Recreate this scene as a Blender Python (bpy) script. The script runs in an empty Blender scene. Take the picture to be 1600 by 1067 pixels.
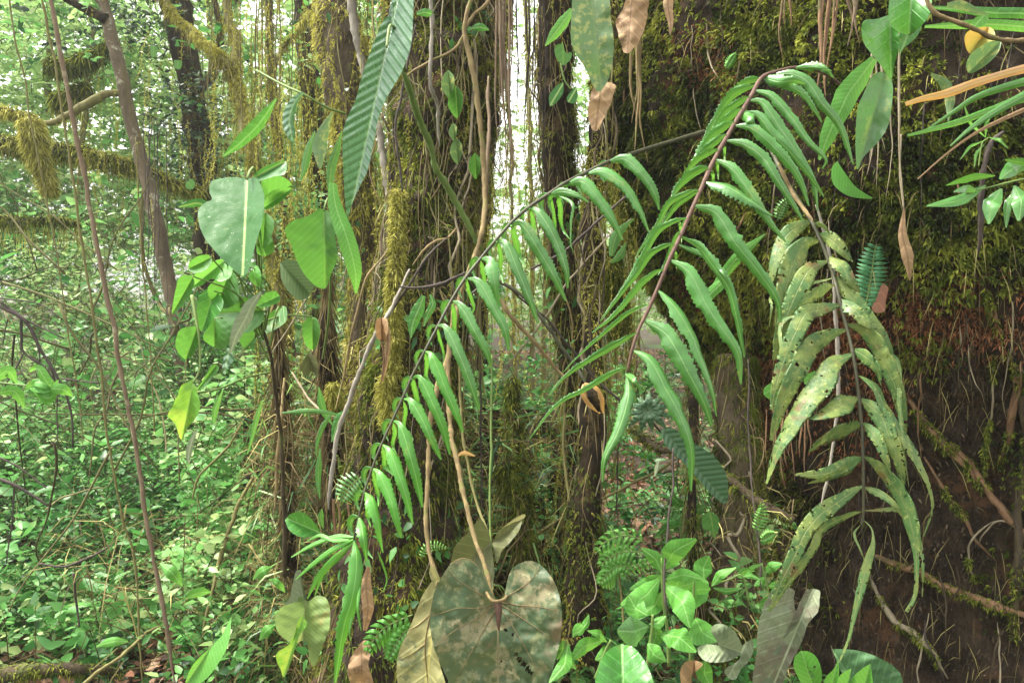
import bpy, math, random
import numpy as np
from mathutils import Vector
R = math.radians
rng = np.random.default_rng(7)
random.seed(7)
scene = bpy.context.scene
COL = scene.collection

# ------------------------------------------------------------------ camera
CAMZ = 1.45; PITCH = R(-4.0); F = 1256.0          # F: focal length in photo pixels (1600 wide)
cam_data = bpy.data.cameras.new('camera'); cam = bpy.data.objects.new('camera', cam_data); COL.objects.link(cam)
cam.location = (0, 0, CAMZ); cam.rotation_euler = (R(90) + PITCH, 0, 0)
cam_data.sensor_width = 36.0; cam_data.lens = 36.0*F/1600.0; cam_data.clip_start = 0.05; cam_data.clip_end = 400
scene.camera = cam
# ------------------------------------------------------------------ sky and sun (bright overcast)
SUN_EL, SUN_AZ = R(62), R(-75)                      # azimuth measured from +Y, negative = to the left
world = bpy.data.worlds.new('World'); scene.world = world; world.use_nodes = True
wn = world.node_tree.nodes; wl_ = world.node_tree.links
sky = wn.new('ShaderNodeTexSky'); sky.sky_type = 'NISHITA'; sky.sun_disc = False
sky.sun_elevation = SUN_EL; sky.sun_rotation = SUN_AZ; sky.air_density = 1.0; sky.dust_density = 4.0; sky.ozone_density = 1.0
hs = wn.new('ShaderNodeHueSaturation'); hs.inputs['Saturation'].default_value = 0.03; hs.inputs['Value'].default_value = 1.0
bg = wn['Background']; bg.inputs['Strength'].default_value = 0.15
wl_.new(sky.outputs[0], hs.inputs['Color']); wl_.new(hs.outputs[0], bg.inputs['Color'])
sd = bpy.data.lights.new('sun', 'SUN'); sd.energy = 2.15; sd.angle = R(16); sd.color = (1.0, 0.93, 0.78)
sun = bpy.data.objects.new('sun', sd); COL.objects.link(sun)
sv = Vector((math.sin(SUN_AZ)*math.cos(SUN_EL), math.cos(SUN_AZ)*math.cos(SUN_EL), math.sin(SUN_EL)))
sun.rotation_euler = sv.to_track_quat('Z', 'Y').to_euler(); sun.location = sv*30
scene.view_settings.view_transform = 'Standard'; scene.view_settings.look = 'None'
scene.view_settings.exposure = 2.15; scene.view_settings.gamma = 1.0
try:
    scene.cycles.max_bounces = 6; scene.cycles.diffuse_bounces = 4; scene.cycles.transparent_max_bounces = 4
    scene.cycles.use_denoising = True
except Exception: pass

# ------------------------------------------------------------------ maths helpers
cp, sp_ = math.cos(PITCH), math.sin(PITCH)
CAM = np.array([0, 0, CAMZ])
def W(px, py, d):
    """photo pixel + distance along the view axis -> world point(s)"""
    px = np.asarray(px, float); py = np.asarray(py, float); d = np.asarray(d, float)
    x = (px-800.0)/F*d; u = -(py-533.5)/F*d
    return np.stack([x, d*cp-u*sp_, CAMZ+d*sp_+u*cp], -1)
def proj(P):
    P = np.asarray(P, float); x = P[..., 0]; y = P[..., 1]; z = P[..., 2]-CAMZ
    d = y*cp+z*sp_; u = -y*sp_+z*cp
    return 800+F*x/d, 533.5-F*u/d, d
def nrm(v):
    return v/np.maximum(np.linalg.norm(v, axis=-1, keepdims=True), 1e-9)
def h3(i, j, k, s):
    n = (i*73856093) ^ (j*19349663) ^ (k*83492791) ^ (s*2654435761 & 0x7fffffff)
    n = (n ^ (n >> 13))*1274126177 & 0x7fffffff
    n = (n ^ (n >> 16)) & 0xffffff
    return n/float(0xffffff)
def vnoise(P, s=0):
    P = np.asarray(P, float); I = np.floor(P).astype(np.int64); f = P-I; f = f*f*(3-2*f); o = 0
    for a in (0, 1):
        for b in (0, 1):
            for c in (0, 1):
                w = (f[..., 0] if a else 1-f[..., 0])*(f[..., 1] if b else 1-f[..., 1])*(f[..., 2] if c else 1-f[..., 2])
                o = o+w*h3(I[..., 0]+a, I[..., 1]+b, I[..., 2]+c, s)
    return o
def fbm(P, s=0, o=4):
    v = 0; a = 0.5; P = np.asarray(P, float)
    for i in range(o): v = v+a*(vnoise(P, s+i)-0.5); P = P*2.03; a *= 0.5
    return v
def crom(pts, n):
    """Catmull-Rom through rows of any dimension"""
    P = np.asarray(pts, float)
    if len(P) == 2: return P[0]+(P[1]-P[0])*np.linspace(0, 1, n)[:, None]
    Q = np.vstack([2*P[0]-P[1], P, 2*P[-1]-P[-2]])
    seg = np.r_[0, np.cumsum(np.linalg.norm(np.diff(P[:, :2], axis=0), axis=1)+1e-9)]
    t = np.interp(np.linspace(0, seg[-1], n), seg, np.arange(len(P)))
    i = np.minimum(t.astype(int), len(P)-2); f = (t-i)[:, None]
    a, b, c, d = Q[i], Q[i+1], Q[i+2], Q[i+3]
    return 0.5*(2*b+(c-a)*f+(2*a-5*b+4*c-d)*f**2+(3*b-a-3*c+d)*f**3)

# ------------------------------------------------------------------ mesh collector
class MB:
    def __init__(s): s.V = []; s.Q = []; s.T = []; s.A = []; s.n = 0
    def add(s, V, Q=None, T=None, A=None):
        V = np.asarray(V, float).reshape(-1, 3); k = len(V)
        if A is None: A = np.zeros((k, 3))
        s.V.append(V); s.A.append(np.asarray(A, float).reshape(-1, 3))
        if Q is not None and len(Q): s.Q.append(np.asarray(Q, np.int64)+s.n)
        if T is not None and len(T): s.T.append(np.asarray(T, np.int64)+s.n)
        s.n += k
    def build(s, name, mat, parent=None, smooth=True):
        V = np.vstack(s.V); A = np.vstack(s.A)
        Q = np.vstack(s.Q) if s.Q else np.zeros((0, 4), np.int64); T = np.vstack(s.T) if s.T else np.zeros((0, 3), np.int64)
        org = np.array(parent['_o']) if parent is not None else V[0].copy()
        me = bpy.data.meshes.new(name); me.vertices.add(len(V)); me.vertices.foreach_set('co', (V-org).astype(np.float32).ravel())
        me.loops.add(Q.size+T.size); me.loops.foreach_set('vertex_index', np.r_[Q.ravel(), T.ravel()].astype(np.int32))
        me.polygons.add(len(Q)+len(T))
        me.polygons.foreach_set('loop_start', np.r_[np.arange(len(Q))*4, Q.size+np.arange(len(T))*3].astype(np.int32))
        me.polygons.foreach_set('loop_total', np.r_[np.full(len(Q), 4), np.full(len(T), 3)].astype(np.int32))
        if smooth: me.polygons.foreach_set('use_smooth', np.ones(len(Q)+len(T), bool))
        at = me.attributes.new('luv', 'FLOAT_VECTOR', 'POINT'); at.data.foreach_set('vector', A.astype(np.float32).ravel())
        me.update(calc_edges=True); me.materials.append(mat)
        o = bpy.data.objects.new(name, me); COL.objects.link(o)
        if parent is not None: o.parent = parent
        else: o.location = org
        return o
ORG = []
def thing(name, label, cat, loc, group=None):
    o = bpy.data.objects.new(name, None); COL.objects.link(o); o.empty_display_size = 0.05
    o.location = tuple(map(float, loc)); o['_o'] = list(map(float, loc)); ORG.append(o)
    o['label'] = label; o['category'] = cat
    if group: o['group'] = group
    return o
def tag(o, label=None, cat=None, group=None, kind=None):
    for k, v in (('label', label), ('category', cat), ('group', group), ('kind', kind)):
        if v: o[k] = v
    return o

# ------------------------------------------------------------------ shape builders
def tube(mb, P, r, n=8, wob=0.0, ws=20.0, var=0.5, seed=0, cap=True):
    P = np.asarray(P, float); m = len(P); r = np.broadcast_to(np.asarray(r, float), (m,))
    T = nrm(np.gradient(P, axis=0)); ref = np.array([0.3, 1.0, 0.1])
    S = nrm(np.cross(T, ref)); B = np.cross(T, S)
    a = np.arange(n)*2*np.pi/n
    D = S[:, None]*np.cos(a)[None, :, None]+B[:, None]*np.sin(a)[None, :, None]
    rr = np.broadcast_to(r[:, None], (m, n)).copy()
    if wob: rr *= 1+wob*2*fbm((P[:, None]+D*r[:, None, None])*ws, seed, 4)
    V = P[:, None]+D*rr[..., None]
    L = np.r_[0, np.cumsum(np.linalg.norm(np.diff(P, axis=0), axis=1))]
    A = np.stack([np.broadcast_to(a/(2*np.pi), (m, n)), np.broadcast_to(L[:, None], (m, n)), np.full((m, n), var)], -1)
    i = np.arange(m-1)[:, None]*n; j = np.arange(n)[None]; j2 = (j+1) % n
    Q = np.stack([i+j, i+j2, i+n+j2, i+n+j], -1).reshape(-1, 4)
    Vf = V.reshape(-1, 3); Tt = []
    if cap:
        Vf = np.vstack([Vf, P[0], P[-1]]); c0 = m*n; c1 = c0+1
        Tt = [(c0, (k+1) % n, k) for k in range(n)]+[(c1, (m-1)*n+k, (m-1)*n+(k+1) % n) for k in range(n)]
        A = np.vstack([A.reshape(-1, 3), [[0, 0, var]]*2])
    mb.add(Vf, Q, Tt, A)
    return V                                                # m x n x 3 grid (for scattering)
def pathW(pts, n=24):
    c = crom(pts, n); return W(c[:, 0], c[:, 1], c[:, 2]), c[:, 2]
def ptube(mb, pts, rpx, n=24, sides=7, wob=0.0, jit=0.0, **k):
    P, d = pathW(pts, n)
    r = np.interp(np.linspace(0, 1, n), np.linspace(0, 1, len(np.atleast_1d(rpx))), np.atleast_1d(rpx))*d/F
    if jit: P = P+fbm_vec(P*12, 3)*jit
    return tube(mb, P, r, sides, wob, **k)
def fbm_vec(P, s): return np.stack([fbm(P, s, 2), fbm(P+31.7, s+5, 2), fbm(P+77.1, s+9, 2)], -1)
def scatter(G, n, wf=None, closed=True, rs=None):
    """random points and outward normals on a lofted grid (rows x around)"""
    rs = rs or rng; m, k = G.shape[:2]
    if closed: G = np.concatenate([G, G[:, :1]], 1); k += 1
    i = rs.integers(0, m-1, n); j = rs.integers(0, k-1, n); a = rs.random(n)[:, None]; b = rs.random(n)[:, None]
    p00, p10, p01, p11 = G[i, j], G[i+1, j], G[i, j+1], G[i+1, j+1]
    P = (p00*(1-a)+p10*a)*(1-b)+(p01*(1-a)+p11*a)*b
    N = nrm(np.cross(p01-p00, p10-p00)); c = G[:, :-1].mean(1)[i] if closed else None
    if closed: N = np.where(((P-c)*N).sum(1, keepdims=True) < 0, -N, N)
    else: N = np.where(((P-CAM)*N).sum(1, keepdims=True) > 0, -N, N)
    if wf is not None:
        k_ = rs.random(n) < wf(P, N); P, N = P[k_], N[k_]
    return P, N
def blades(mb, P, D, L, w, bend=(0, 0, -1), bk=0.5, var=None, wide=None):
    """5-vertex tapering bent blades. P,D (n,3); L,w (n,)"""
    n = len(P)
    if n == 0: return
    D = nrm(D); L = np.broadcast_to(L, (n,))[:, None]; w = np.broadcast_to(w, (n,))[:, None]
    S = nrm(np.cross(D, rng.normal(size=(n, 3)))) if wide is None else nrm(np.cross(D, wide))
    b = np.asarray(bend, float)
    m = P+D*L*0.5+b*L*0.12*bk; t = P+D*L*0.9+b*L*bk*0.6
    V = np.stack([P-S*w*0.35, P+S*w*0.35, m-S*w*0.5, m+S*w*0.5, t], 1)
    o = (np.arange(n)*5)[:, None]
    Q = o+np.array([[0, 1, 3, 2]]); T = o+np.array([[2, 3, 4]])
    v = rng.random(n) if var is None else np.broadcast_to(var, (n,))
    A = np.zeros((n, 5, 3)); A[:, :, 2] = v[:, None]; A[:, 4, 1] = 1; A[:, 2:4, 1] = 0.5
    mb.add(V, Q, T, A)
def tufts(mb, P, N, L, w, k=6, spread=0.8, out=0.7, down=0.5, var=None, bk=0.6):
    """k small blades per point: moss"""
    n = len(P)
    if n == 0: return
    P = np.repeat(P, k, 0); N = np.repeat(N, k, 0); L = np.repeat(np.broadcast_to(L, (n,)), k)*rng.uniform(0.5, 1.2, n*k)
    D = N*out+rng.normal(size=P.shape)*spread*0.6+np.array([0, 0, -down])
    v = np.repeat(rng.random(n) if var is None else np.broadcast_to(var, (n,)), k)+rng.normal(size=n*k)*0.06
    blades(mb, P+rng.normal(size=P.shape)*L[:, None]*0.15, D, L, w, bk=bk, var=np.clip(v, 0, 1))
def strands(mb, P0, L, k=26, drift=0.06, tl=0.012, tw=0.0022, var=None, core=None):
    """shaggy hanging strands: short blades set all along wobbling vertical lines"""
    n = len(P0); L = np.broadcast_to(L, (n,)); s = np.linspace(0, 1, k)
    ph = rng.uniform(0, 9, (n, 2)); dd = rng.normal(size=(n, 2))*drift
    X = P0[:, None, :]+np.zeros((n, k, 3)); X[:, :, 2] -= L[:, None]*s[None]
    for c in (0, 1): X[:, :, c] += dd[:, c:c+1]*s[None]*L[:, None]*2+0.012*np.sin(s[None]*7*L[:, None]*3+ph[:, c:c+1])*s[None]
    v = np.repeat(rng.random(n) if var is None else var, k)
    if core is not None:
        d = nrm(X[:, 1:]-X[:, :-1]); ln = np.linalg.norm(X[:, 1:]-X[:, :-1], axis=-1)
        for w_ in ((1., 0, 0), (0, 1., 0)):
            S = np.array(w_)*0.0011; a_, b_ = X[:, :-1].reshape(-1, 3), X[:, 1:].reshape(-1, 3); q = len(a_)
            A = np.zeros((q, 4, 3)); A[..., 2] = np.repeat(v.reshape(n, k)[:, 0], k-1)[:, None]*.6
            core.add(np.stack([a_-S, a_+S, b_+S, b_-S], 1), np.arange(q*4).reshape(-1, 4), None, A)
    Q = X.reshape(-1, 3); Q = Q+rng.normal(size=Q.shape)*0.003
    tufts(mb, Q, rng.normal(size=Q.shape)*[1, 1, .3], rng.uniform(tl*.5, tl*1.4, len(Q)), tw, k=3, down=.5, var=v)
# template leaf: base, l1 m1 r1, l2 m2 r2, tip
_LT = np.array([[0, 0], [.30, -.5], [.30, 0], [.30, .5], [.66, -.36], [.66, 0], [.66, .36], [1, 0]])
def leaves(mb, P, D, N, L, w, curl=0.15, fold=0.12, var=None):
    n = len(P)
    if n == 0: return
    D = nrm(D); S = nrm(np.cross(D, N)); N = np.cross(S, D); L = np.broadcast_to(L, (n,))[:, None, None]; w = np.broadcast_to(w, (n,))[:, None, None]
    t = _LT[:, 0][None, :, None]; a = _LT[:, 1][None, :, None]
    cv = rng.uniform(0.3, 1.6, n)[:, None, None]*curl
    V = P[:, None]+D[:, None]*t*L+S[:, None]*a*w+N[:, None]*(np.abs(a)*w*fold*2-cv*L*t**2)
    o = (np.arange(n)*8)[:, None, None]
    Q = (o+np.array([[1, 2, 5, 4], [2, 3, 6, 5]])[None]).reshape(-1, 4)
    T = (o+np.array([[0, 2, 1], [0, 3, 2], [4, 5, 7], [5, 6, 7]])[None]).reshape(-1, 3)
    A = np.zeros((n, 8, 3)); A[:, :, 0] = (a*w)[..., 0]; A[:, :, 1] = (t*L)[..., 0]
    A[:, :, 2] = (rng.random(n) if var is None else np.broadcast_to(var, (n,)))[:, None]
    mb.add(V, Q, T, A)
def sprigs(ml, ms, B, H, K=10, ll=0.06, lw=0.5, lean=0.5, droop=0.25, up=0.25, tilt=0.5, sr=0.0016, var=None, tgt=None):
    """stems B (n,3) of height H with K leaves each"""
    n = len(B); H = np.broadcast_to(H, (n,)).astype(float)
    dr = rng.normal(size=(n, 3))*[lean, lean, 0.15]+[0, 0, 1]; dr = nrm(dr)
    out = nrm(dr*[1, 1, 0]+1e-6)
    f = lambda t: B[:, None]+dr[:, None]*(H[:, None]*t)[..., None]+(out[:, None]*0.35-np.array([0, 0, 1.0]))*(droop*H[:, None]*t**2)[..., None]
    if ms is not None:
        t = np.broadcast_to(np.linspace(0, 1, 5)[None], (n, 5)); C = f(t)
        s = np.array([[1, 0, 0], [-.5, .8, 0], [-.5, -.8, 0]])*1.0
        rr = sr*np.linspace(1.3, 0.5, 5)[None, :, None, None]
        V = C[:, :, None]+s[None, None]*rr
        q = [[r_*3+c, r_*3+(c+1) % 3, r_*3+3+(c+1) % 3, r_*3+3+c] for r_ in range(4) for c in range(3)]
        Q = (np.arange(n)[:, None, None]*15+np.array(q)[None]).reshape(-1, 4)
        A = np.zeros((n, 15, 3)); A[..., 2] = rng.random(n)[:, None]; ms.add(V, Q, None, A)
    t = np.linspace(0.22, 1.0, K)[None]*np.ones((n, 1))+rng.uniform(-.04, .04, (n, K)); P = f(t)
    az = rng.uniform(0, 6.28, n)[:, None]+np.arange(K)[None]*2.4+rng.normal(size=(n, K))*0.3
    D = np.stack([np.cos(az), np.sin(az), up+rng.normal(size=(n, K))*0.35], -1)
    N = np.array([0, 0, 1.0])+rng.normal(size=(n, K, 3))*tilt
    ls = (np.broadcast_to(ll, (n,))[:, None]*rng.uniform(0.55, 1.15, (n, K))).ravel()
    v = np.clip((rng.random(n) if var is None else np.broadcast_to(var, (n,)))[:, None]+rng.normal(size=(n, K))*0.12, 0, 1).ravel()
    leaves(ml, P.reshape(-1, 3), D.reshape(-1, 3), N.reshape(-1, 3), ls, ls*lw, var=v)
def ribbon(mb, pts, wpx, roll=0.0, fold=0.25, serr=0.0, sfreq=90, ripple=0.0, n=36, k=3, rag=0.0, torn=0.0, asym=1.0, var=0.5, seed=0, twist=0.0):
    """a leaf blade along a path of (px,py,d). wpx: half width list in px. asym: width ratio of the second side"""
    c = crom(pts, n); P = W(c[:, 0], c[:, 1], c[:, 2]); d = c[:, 2]
    t = np.linspace(0, 1, n); w = np.interp(t, np.linspace(0, 1, len(wpx)), wpx)
    w = np.convolve(np.r_[w[0], w, w[-1]], [.25, .5, .25], 'valid')
    w[-1] = min(w[-1], wpx[-1]+0.2); w = w*d/F
    T = nrm(np.gradient(P, axis=0)); Vw = nrm(CAM-P); S = nrm(np.cross(T, Vw)); Nn = np.cross(S, T)
    ro = roll+twist*t; S2 = S*np.cos(ro)[:, None]+Nn*np.sin(ro)[:, None]; N2 = -S*np.sin(ro)[:, None]+Nn*np.cos(ro)[:, None]
    L = np.r_[0, np.cumsum(np.linalg.norm(np.diff(P, axis=0), axis=1))]
    a = np.linspace(-1, 1, 2*k+1); m = len(a)
    sw = np.ones((n, m))
    if serr:
        saw = 1-serr*((L*sfreq) % 1.0)*(0.4+0.6*np.clip(t*1.6-0.2, 0, 1))
        sw[:, 0] = saw; sw[:, -1] = np.roll(saw, 1)
    if rag:
        for e in (0, -1): sw[:, e] *= 1-rag*np.clip(0.5+3*fbm(np.stack([L*60, L*0+e*3.7, L*0+seed], -1), seed+2, 3), 0, 1)
    aw = a[None]*w[:, None]*sw*np.where(a[None] > 0, asym, 1.0)
    off = -fold*np.abs(aw)*np.abs(a[None])
    if ripple: off = off+ripple*w[:, None]*np.sin(L[:, None]*140+seed)*np.abs(a[None])**1.5
    off = off+w[:, None]*0.25*fbm(np.stack([L*25, L*0+seed, L*0], -1), seed)[:, None]
    V = P[:, None]+S2[:, None]*aw[..., None]+N2[:, None]*off[..., None]
    A = np.stack([aw, np.broadcast_to(L[:, None], (n, m)), np.full((n, m), var)], -1)
    i = np.arange(n-1)[:, None]*m; j = np.arange(m-1)[None]
    Q = np.stack([i+j, i+j+1, i+m+j+1, i+m+j], -1).reshape(-1, 4)
    if torn:
        ca = np.broadcast_to(np.abs(a[:-1]+a[1:])[None]/2, (n-1, m-1)).ravel(); cl = np.broadcast_to(t[:-1, None], (n-1, m-1)).ravel()
        q = V.reshape(-1, 3)[Q].mean(1); Q = Q[~((fbm(q*[160, 160, 160], seed+4, 3) > 0.30-torn*(0.4*ca+0.35*cl)) & (ca > 0.2))]
    mb.add(V, Q, None, A)
    return P
def shape(mb, out, base, tip, d0, tx=0.0, ty=0.0, bulge=0.0, cen=None, rip=0.0, n=96, k=12, holes=(), fold=0.0, var=0.5, seed=0, rag=0.0):
    """a leaf blade from its closed outline (photo px), tilted and cupped in depth"""
    O = np.array(out, float); cen = np.array(cen if cen is not None else O.mean(0), float)
    C = crom(np.vstack([O, O[:1]]), n+1)[:-1]
    # closed smoothing at the seam
    if rag: C = cen+(C-cen)*(1+rag*2*fbm(np.stack([C[:, 0]*.12, C[:, 1]*.12, C[:, 0]*0+seed], -1), seed, 3))[:, None]
    rad = np.linspace(0, 1, k+1)[1:]
    X = cen+(C[None]-cen)*rad[:, None, None]                     # k,n,2
    X = np.concatenate([np.broadcast_to(cen, (1, n, 2)), X], 0)
    base = np.array(base, float); tip = np.array(tip, float); ax = (tip-base)/np.linalg.norm(tip-base); nx = np.array([-ax[1], ax[0]])
    al = (X-base)@ax; ac = (X-base)@nx; sz = np.linalg.norm(tip-base)
    d = d0+tx*(X[..., 0]-cen[0])+ty*(X[..., 1]-cen[1])+bulge*(np.linalg.norm(X-cen, axis=-1)/sz)**2-fold*np.abs(ac)/sz
    d = d+rip*fbm(np.stack([X[..., 0]/40, X[..., 1]/40, X[..., 0]*0+seed], -1), seed, 3)+rip*0.08*np.sin(al/sz*28+np.abs(ac)/sz*9)*(np.abs(ac)/sz)
    def df(x, y):
        q = np.stack([np.asarray(x, float), np.asarray(y, float)], -1); l_ = (q-base)@ax; c_ = (q-base)@nx
        return d0+tx*(q[..., 0]-cen[0])+ty*(q[..., 1]-cen[1])+bulge*(np.linalg.norm(q-cen, axis=-1)/sz)**2-fold*np.abs(c_)/sz+rip*fbm(np.stack([q[..., 0]/40, q[..., 1]/40, q[..., 0]*0+seed], -1), seed, 3)+rip*0.08*np.sin(l_/sz*28+np.abs(c_)/sz*9)*(np.abs(c_)/sz)
    shape.df = df
    V = W(X[..., 0], X[..., 1], d); s = d0/F
    A = np.stack([ac*s, al*s, np.full(al.shape, var)], -1)
    i = np.arange(k)[:, None]*n; j = np.arange(n)[None]; j2 = (j+1) % n
    Q = np.stack([i+j, i+j2, i+n+j2, i+n+j], -1).reshape(-1, 4)
    if len(holes):
        Xf = X.reshape(-1, 2)[Q].mean(1); keep = np.ones(len(Q), bool)
        for (hx, hy, hr) in holes: keep &= np.hypot(Xf[:, 0]-hx, Xf[:, 1]-hy) > hr*(1+0.25*np.sin(Xf[:, 0]*0.9+Xf[:, 1]*0.7))
        Q = Q[keep]
    mb.add(V, Q, None, A)

# ------------------------------------------------------------------ materials
def lin(c):
    return tuple((x/12.92 if x <= 0.04045 else ((x+0.055)/1.055)**2.4) for x in [v/255.0 for v in c])
class NT:
    def __init__(s, name):
        s.m = bpy.data.materials.new(name); s.m.use_nodes = True; s.t = s.m.node_tree; s.t.nodes.clear()
        s.out = s.t.nodes.new('ShaderNodeOutputMaterial')
    def n(s, typ, ins=None, **k):
        o = s.t.nodes.new(typ)
        for a, b in k.items(): setattr(o, a, b)
        for a, b in (ins or {}).items():
            if isinstance(b, bpy.types.NodeSocket): s.t.links.new(b, o.inputs[a])
            else: o.inputs[a].default_value = b
        return o
    def math(s, op, a, b=0.0, c=None):
        i = {0: a, 1: b}
        if c is not None: i[2] = c
        return s.n('ShaderNodeMath', i, operation=op).outputs[0]
    def mix(s, f, a, b):
        o = s.t.nodes.new('ShaderNodeMix'); o.data_type = 'RGBA'
        for key, v in ((0, f), (6, a), (7, b)):
            if isinstance(v, bpy.types.NodeSocket): s.t.links.new(v, o.inputs[key])
            else: o.inputs[key].default_value = v if key == 0 else (*v, 1.0)[:4]
        return o.outputs[2]
    def ramp(s, f, stops):
        r = s.t.nodes.new('ShaderNodeValToRGB'); s.t.links.new(f, r.inputs[0]); e = r.color_ramp.elements
        while len(e) < len(stops): e.new(0.5)
        for q, (p, c) in zip(e, stops): q.position = p; q.color = (*c, 1) if len(c) == 3 else c
        return r.outputs[0]
    def noise(s, scale, detail=4, rough=0.6, vec=None):
        co = vec if vec is not None else s.n('ShaderNodeTexCoord').outputs['Object']
        return s.n('ShaderNodeTexNoise', {'Vector': co, 'Scale': scale, 'Detail': detail, 'Roughness': rough}).outputs['Fac']
_mc = {}
def leafmat(name, c1, c2, rough=0.38, trans=0.35, tcol=None, vf=0.0, vk=0.6, vb=0.4, mid=None, mott=None, mott2=None, varr=0.35, bump=0.3, spec=0.5, rib=0.0012, vcol=None, wave=False, speck=0.55, coat=0.0):
    if name in _mc: return _mc[name]
    s = NT(name); at = s.n('ShaderNodeAttribute', attribute_name='luv'); xyz = s.n('ShaderNodeSeparateXYZ', {0: at.outputs['Vector']})
    u, v, va = xyz.outputs
    col = s.mix(s.math('MULTIPLY', s.noise(22, 3), 1.0), c1, c2)
    col = s.mix(va, s.mix(varr, col, (0.0, 0.0, 0.0)), s.mix(varr*0.6, col, tuple(min(1, x*2.2+0.05) for x in c2)))
    au = s.math('ABSOLUTE', u)
    hgt = s.noise(60, 4)
    if vf:
        ph = s.math('SINE', s.math('MULTIPLY', s.math('SUBTRACT', v, s.math('MULTIPLY', au, vk)), vf*6.283))
        line = s.math('POWER', s.math('MAXIMUM', s.math('MULTIPLY', ph, -1.0), 0.0), 9.0)
        hgt = s.math('ADD', s.math('MULTIPLY', hgt, 0.35 if wave else 1.0), s.math('MULTIPLY', ph, 0.5) if wave else s.math('MULTIPLY', line, -0.35*min(1.0, 60.0/vf)))
        col = s.mix(s.math('MULTIPLY', line, vb), col, vcol or tuple(min(1, x*2.0+0.03) for x in c2))
    if speck:
        f = s.n('ShaderNodeMapRange', {0: s.noise(95, 5, 0.7), 1: 0.66, 2: 0.70, 3: 0.0, 4: speck}).outputs[0]
        col = s.mix(f, col, (0.07, 0.06, 0.02))
        f = s.n('ShaderNodeMapRange', {0: s.noise(17, 6, 0.75), 1: 0.60, 2: 0.68, 3: 0.0, 4: speck*0.8}).outputs[0]
        col = s.mix(f, col, (0.30, 0.32, 0.07))
        hgt = s.math('ADD', hgt, s.math('MULTIPLY', s.noise(9, 3), 3.0))
    if mott:
        for (mc, sc, lo, hi, amt) in mott:
            f = s.n('ShaderNodeMapRange', {0: s.noise(sc, 6, 0.62), 1: lo, 2: hi, 3: 0.0, 4: amt}).outputs[0]
            col = s.mix(f, col, mc)
    if mid:
        f = s.n('ShaderNodeMapRange', {0: au, 1: rib, 2: rib*2.0, 3: 0.9, 4: 0.0}).outputs[0]
        col = s.mix(f, col, mid)
        hgt = s.math('SUBTRACT', hgt, s.math('MULTIPLY', f, 0.4))
    bp = s.n('ShaderNodeBump', {'Height': hgt, 'Strength': bump, 'Distance': 0.004 if wave else 0.003})
    rv = s.n('ShaderNodeMapRange', {0: s.noise(45, 3), 1: 0.3, 2: 0.7, 3: max(0.12, rough-0.14), 4: rough+0.2}).outputs[0]
    p = s.n('ShaderNodeBsdfPrincipled', {'Base Color': col, 'Roughness': rv, 'Normal': bp.outputs[0], 'Specular IOR Level': spec, 'Coat Weight': coat, 'Coat Roughness': 0.12})
    tc = s.mix(0.6, col, tcol or tuple(min(1, x*1.6) for x in c2))
    tr = s.n('ShaderNodeBsdfTranslucent', {'Color': tc})
    mx = s.n('ShaderNodeMixShader', {0: trans, 1: p.outputs[0], 2: tr.outputs[0]})
    s.t.links.new(mx.outputs[0], s.out.inputs[0]); _mc[name] = s.m; return s.m
def varmat(name, stops, rough=0.8, trans=0.2, spec=0.2):
    """colour picked by the per-piece random value"""
    s = NT(name); at = s.n('ShaderNodeAttribute', attribute_name='luv'); xyz = s.n('ShaderNodeSeparateXYZ', {0: at.outputs['Vector']})
    col = s.ramp(xyz.outputs[2], stops)
    p = s.n('ShaderNodeBsdfPrincipled', {'Base Color': col, 'Roughness': rough, 'Specular IOR Level': spec})
    tr = s.n('ShaderNodeBsdfTranslucent', {'Color': col})
    mx = s.n('ShaderNodeMixShader', {0: trans, 1: p.outputs[0], 2: tr.outputs[0]})
    s.t.links.new(mx.outputs[0], s.out.inputs[0]); return s.m
def barkmat(name, c1, c2, c3=None, sc=14, rough=0.85, bump=0.8, patch=(0.55, 0.65), spec=0.3, dist=0.012, psc=9):
    s = NT(name); co = s.n('ShaderNodeTexCoord').outputs['Object']
    mp = s.n('ShaderNodeMapping', {0: co, 3: (1, 1, 0.35)}).outputs[0]
    a = s.noise(sc, 8, 0.7, mp); b = s.noise(sc*4, 6, 0.7, mp)
    col = s.mix(s.n('ShaderNodeMapRange', {0: a, 1: 0.35, 2: 0.65}).outputs[0], c1, c2)
    if c3: col = s.mix(s.n('ShaderNodeMapRange', {0: s.noise(psc, 5, 0.65, co), 1: patch[0], 2: patch[1]}).outputs[0], col, c3)
    h = s.math('ADD', s.math('MULTIPLY', a, 0.8), s.math('MULTIPLY', b, 0.5))
    bp = s.n('ShaderNodeBump', {'Height': h, 'Strength': bump, 'Distance': dist})
    p = s.n('ShaderNodeBsdfPrincipled', {'Base Color': col, 'Roughness': rough, 'Normal': bp.outputs[0], 'Specular IOR Level': spec})
    s.t.links.new(p.outputs[0], s.out.inputs[0]); return s.m

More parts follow.
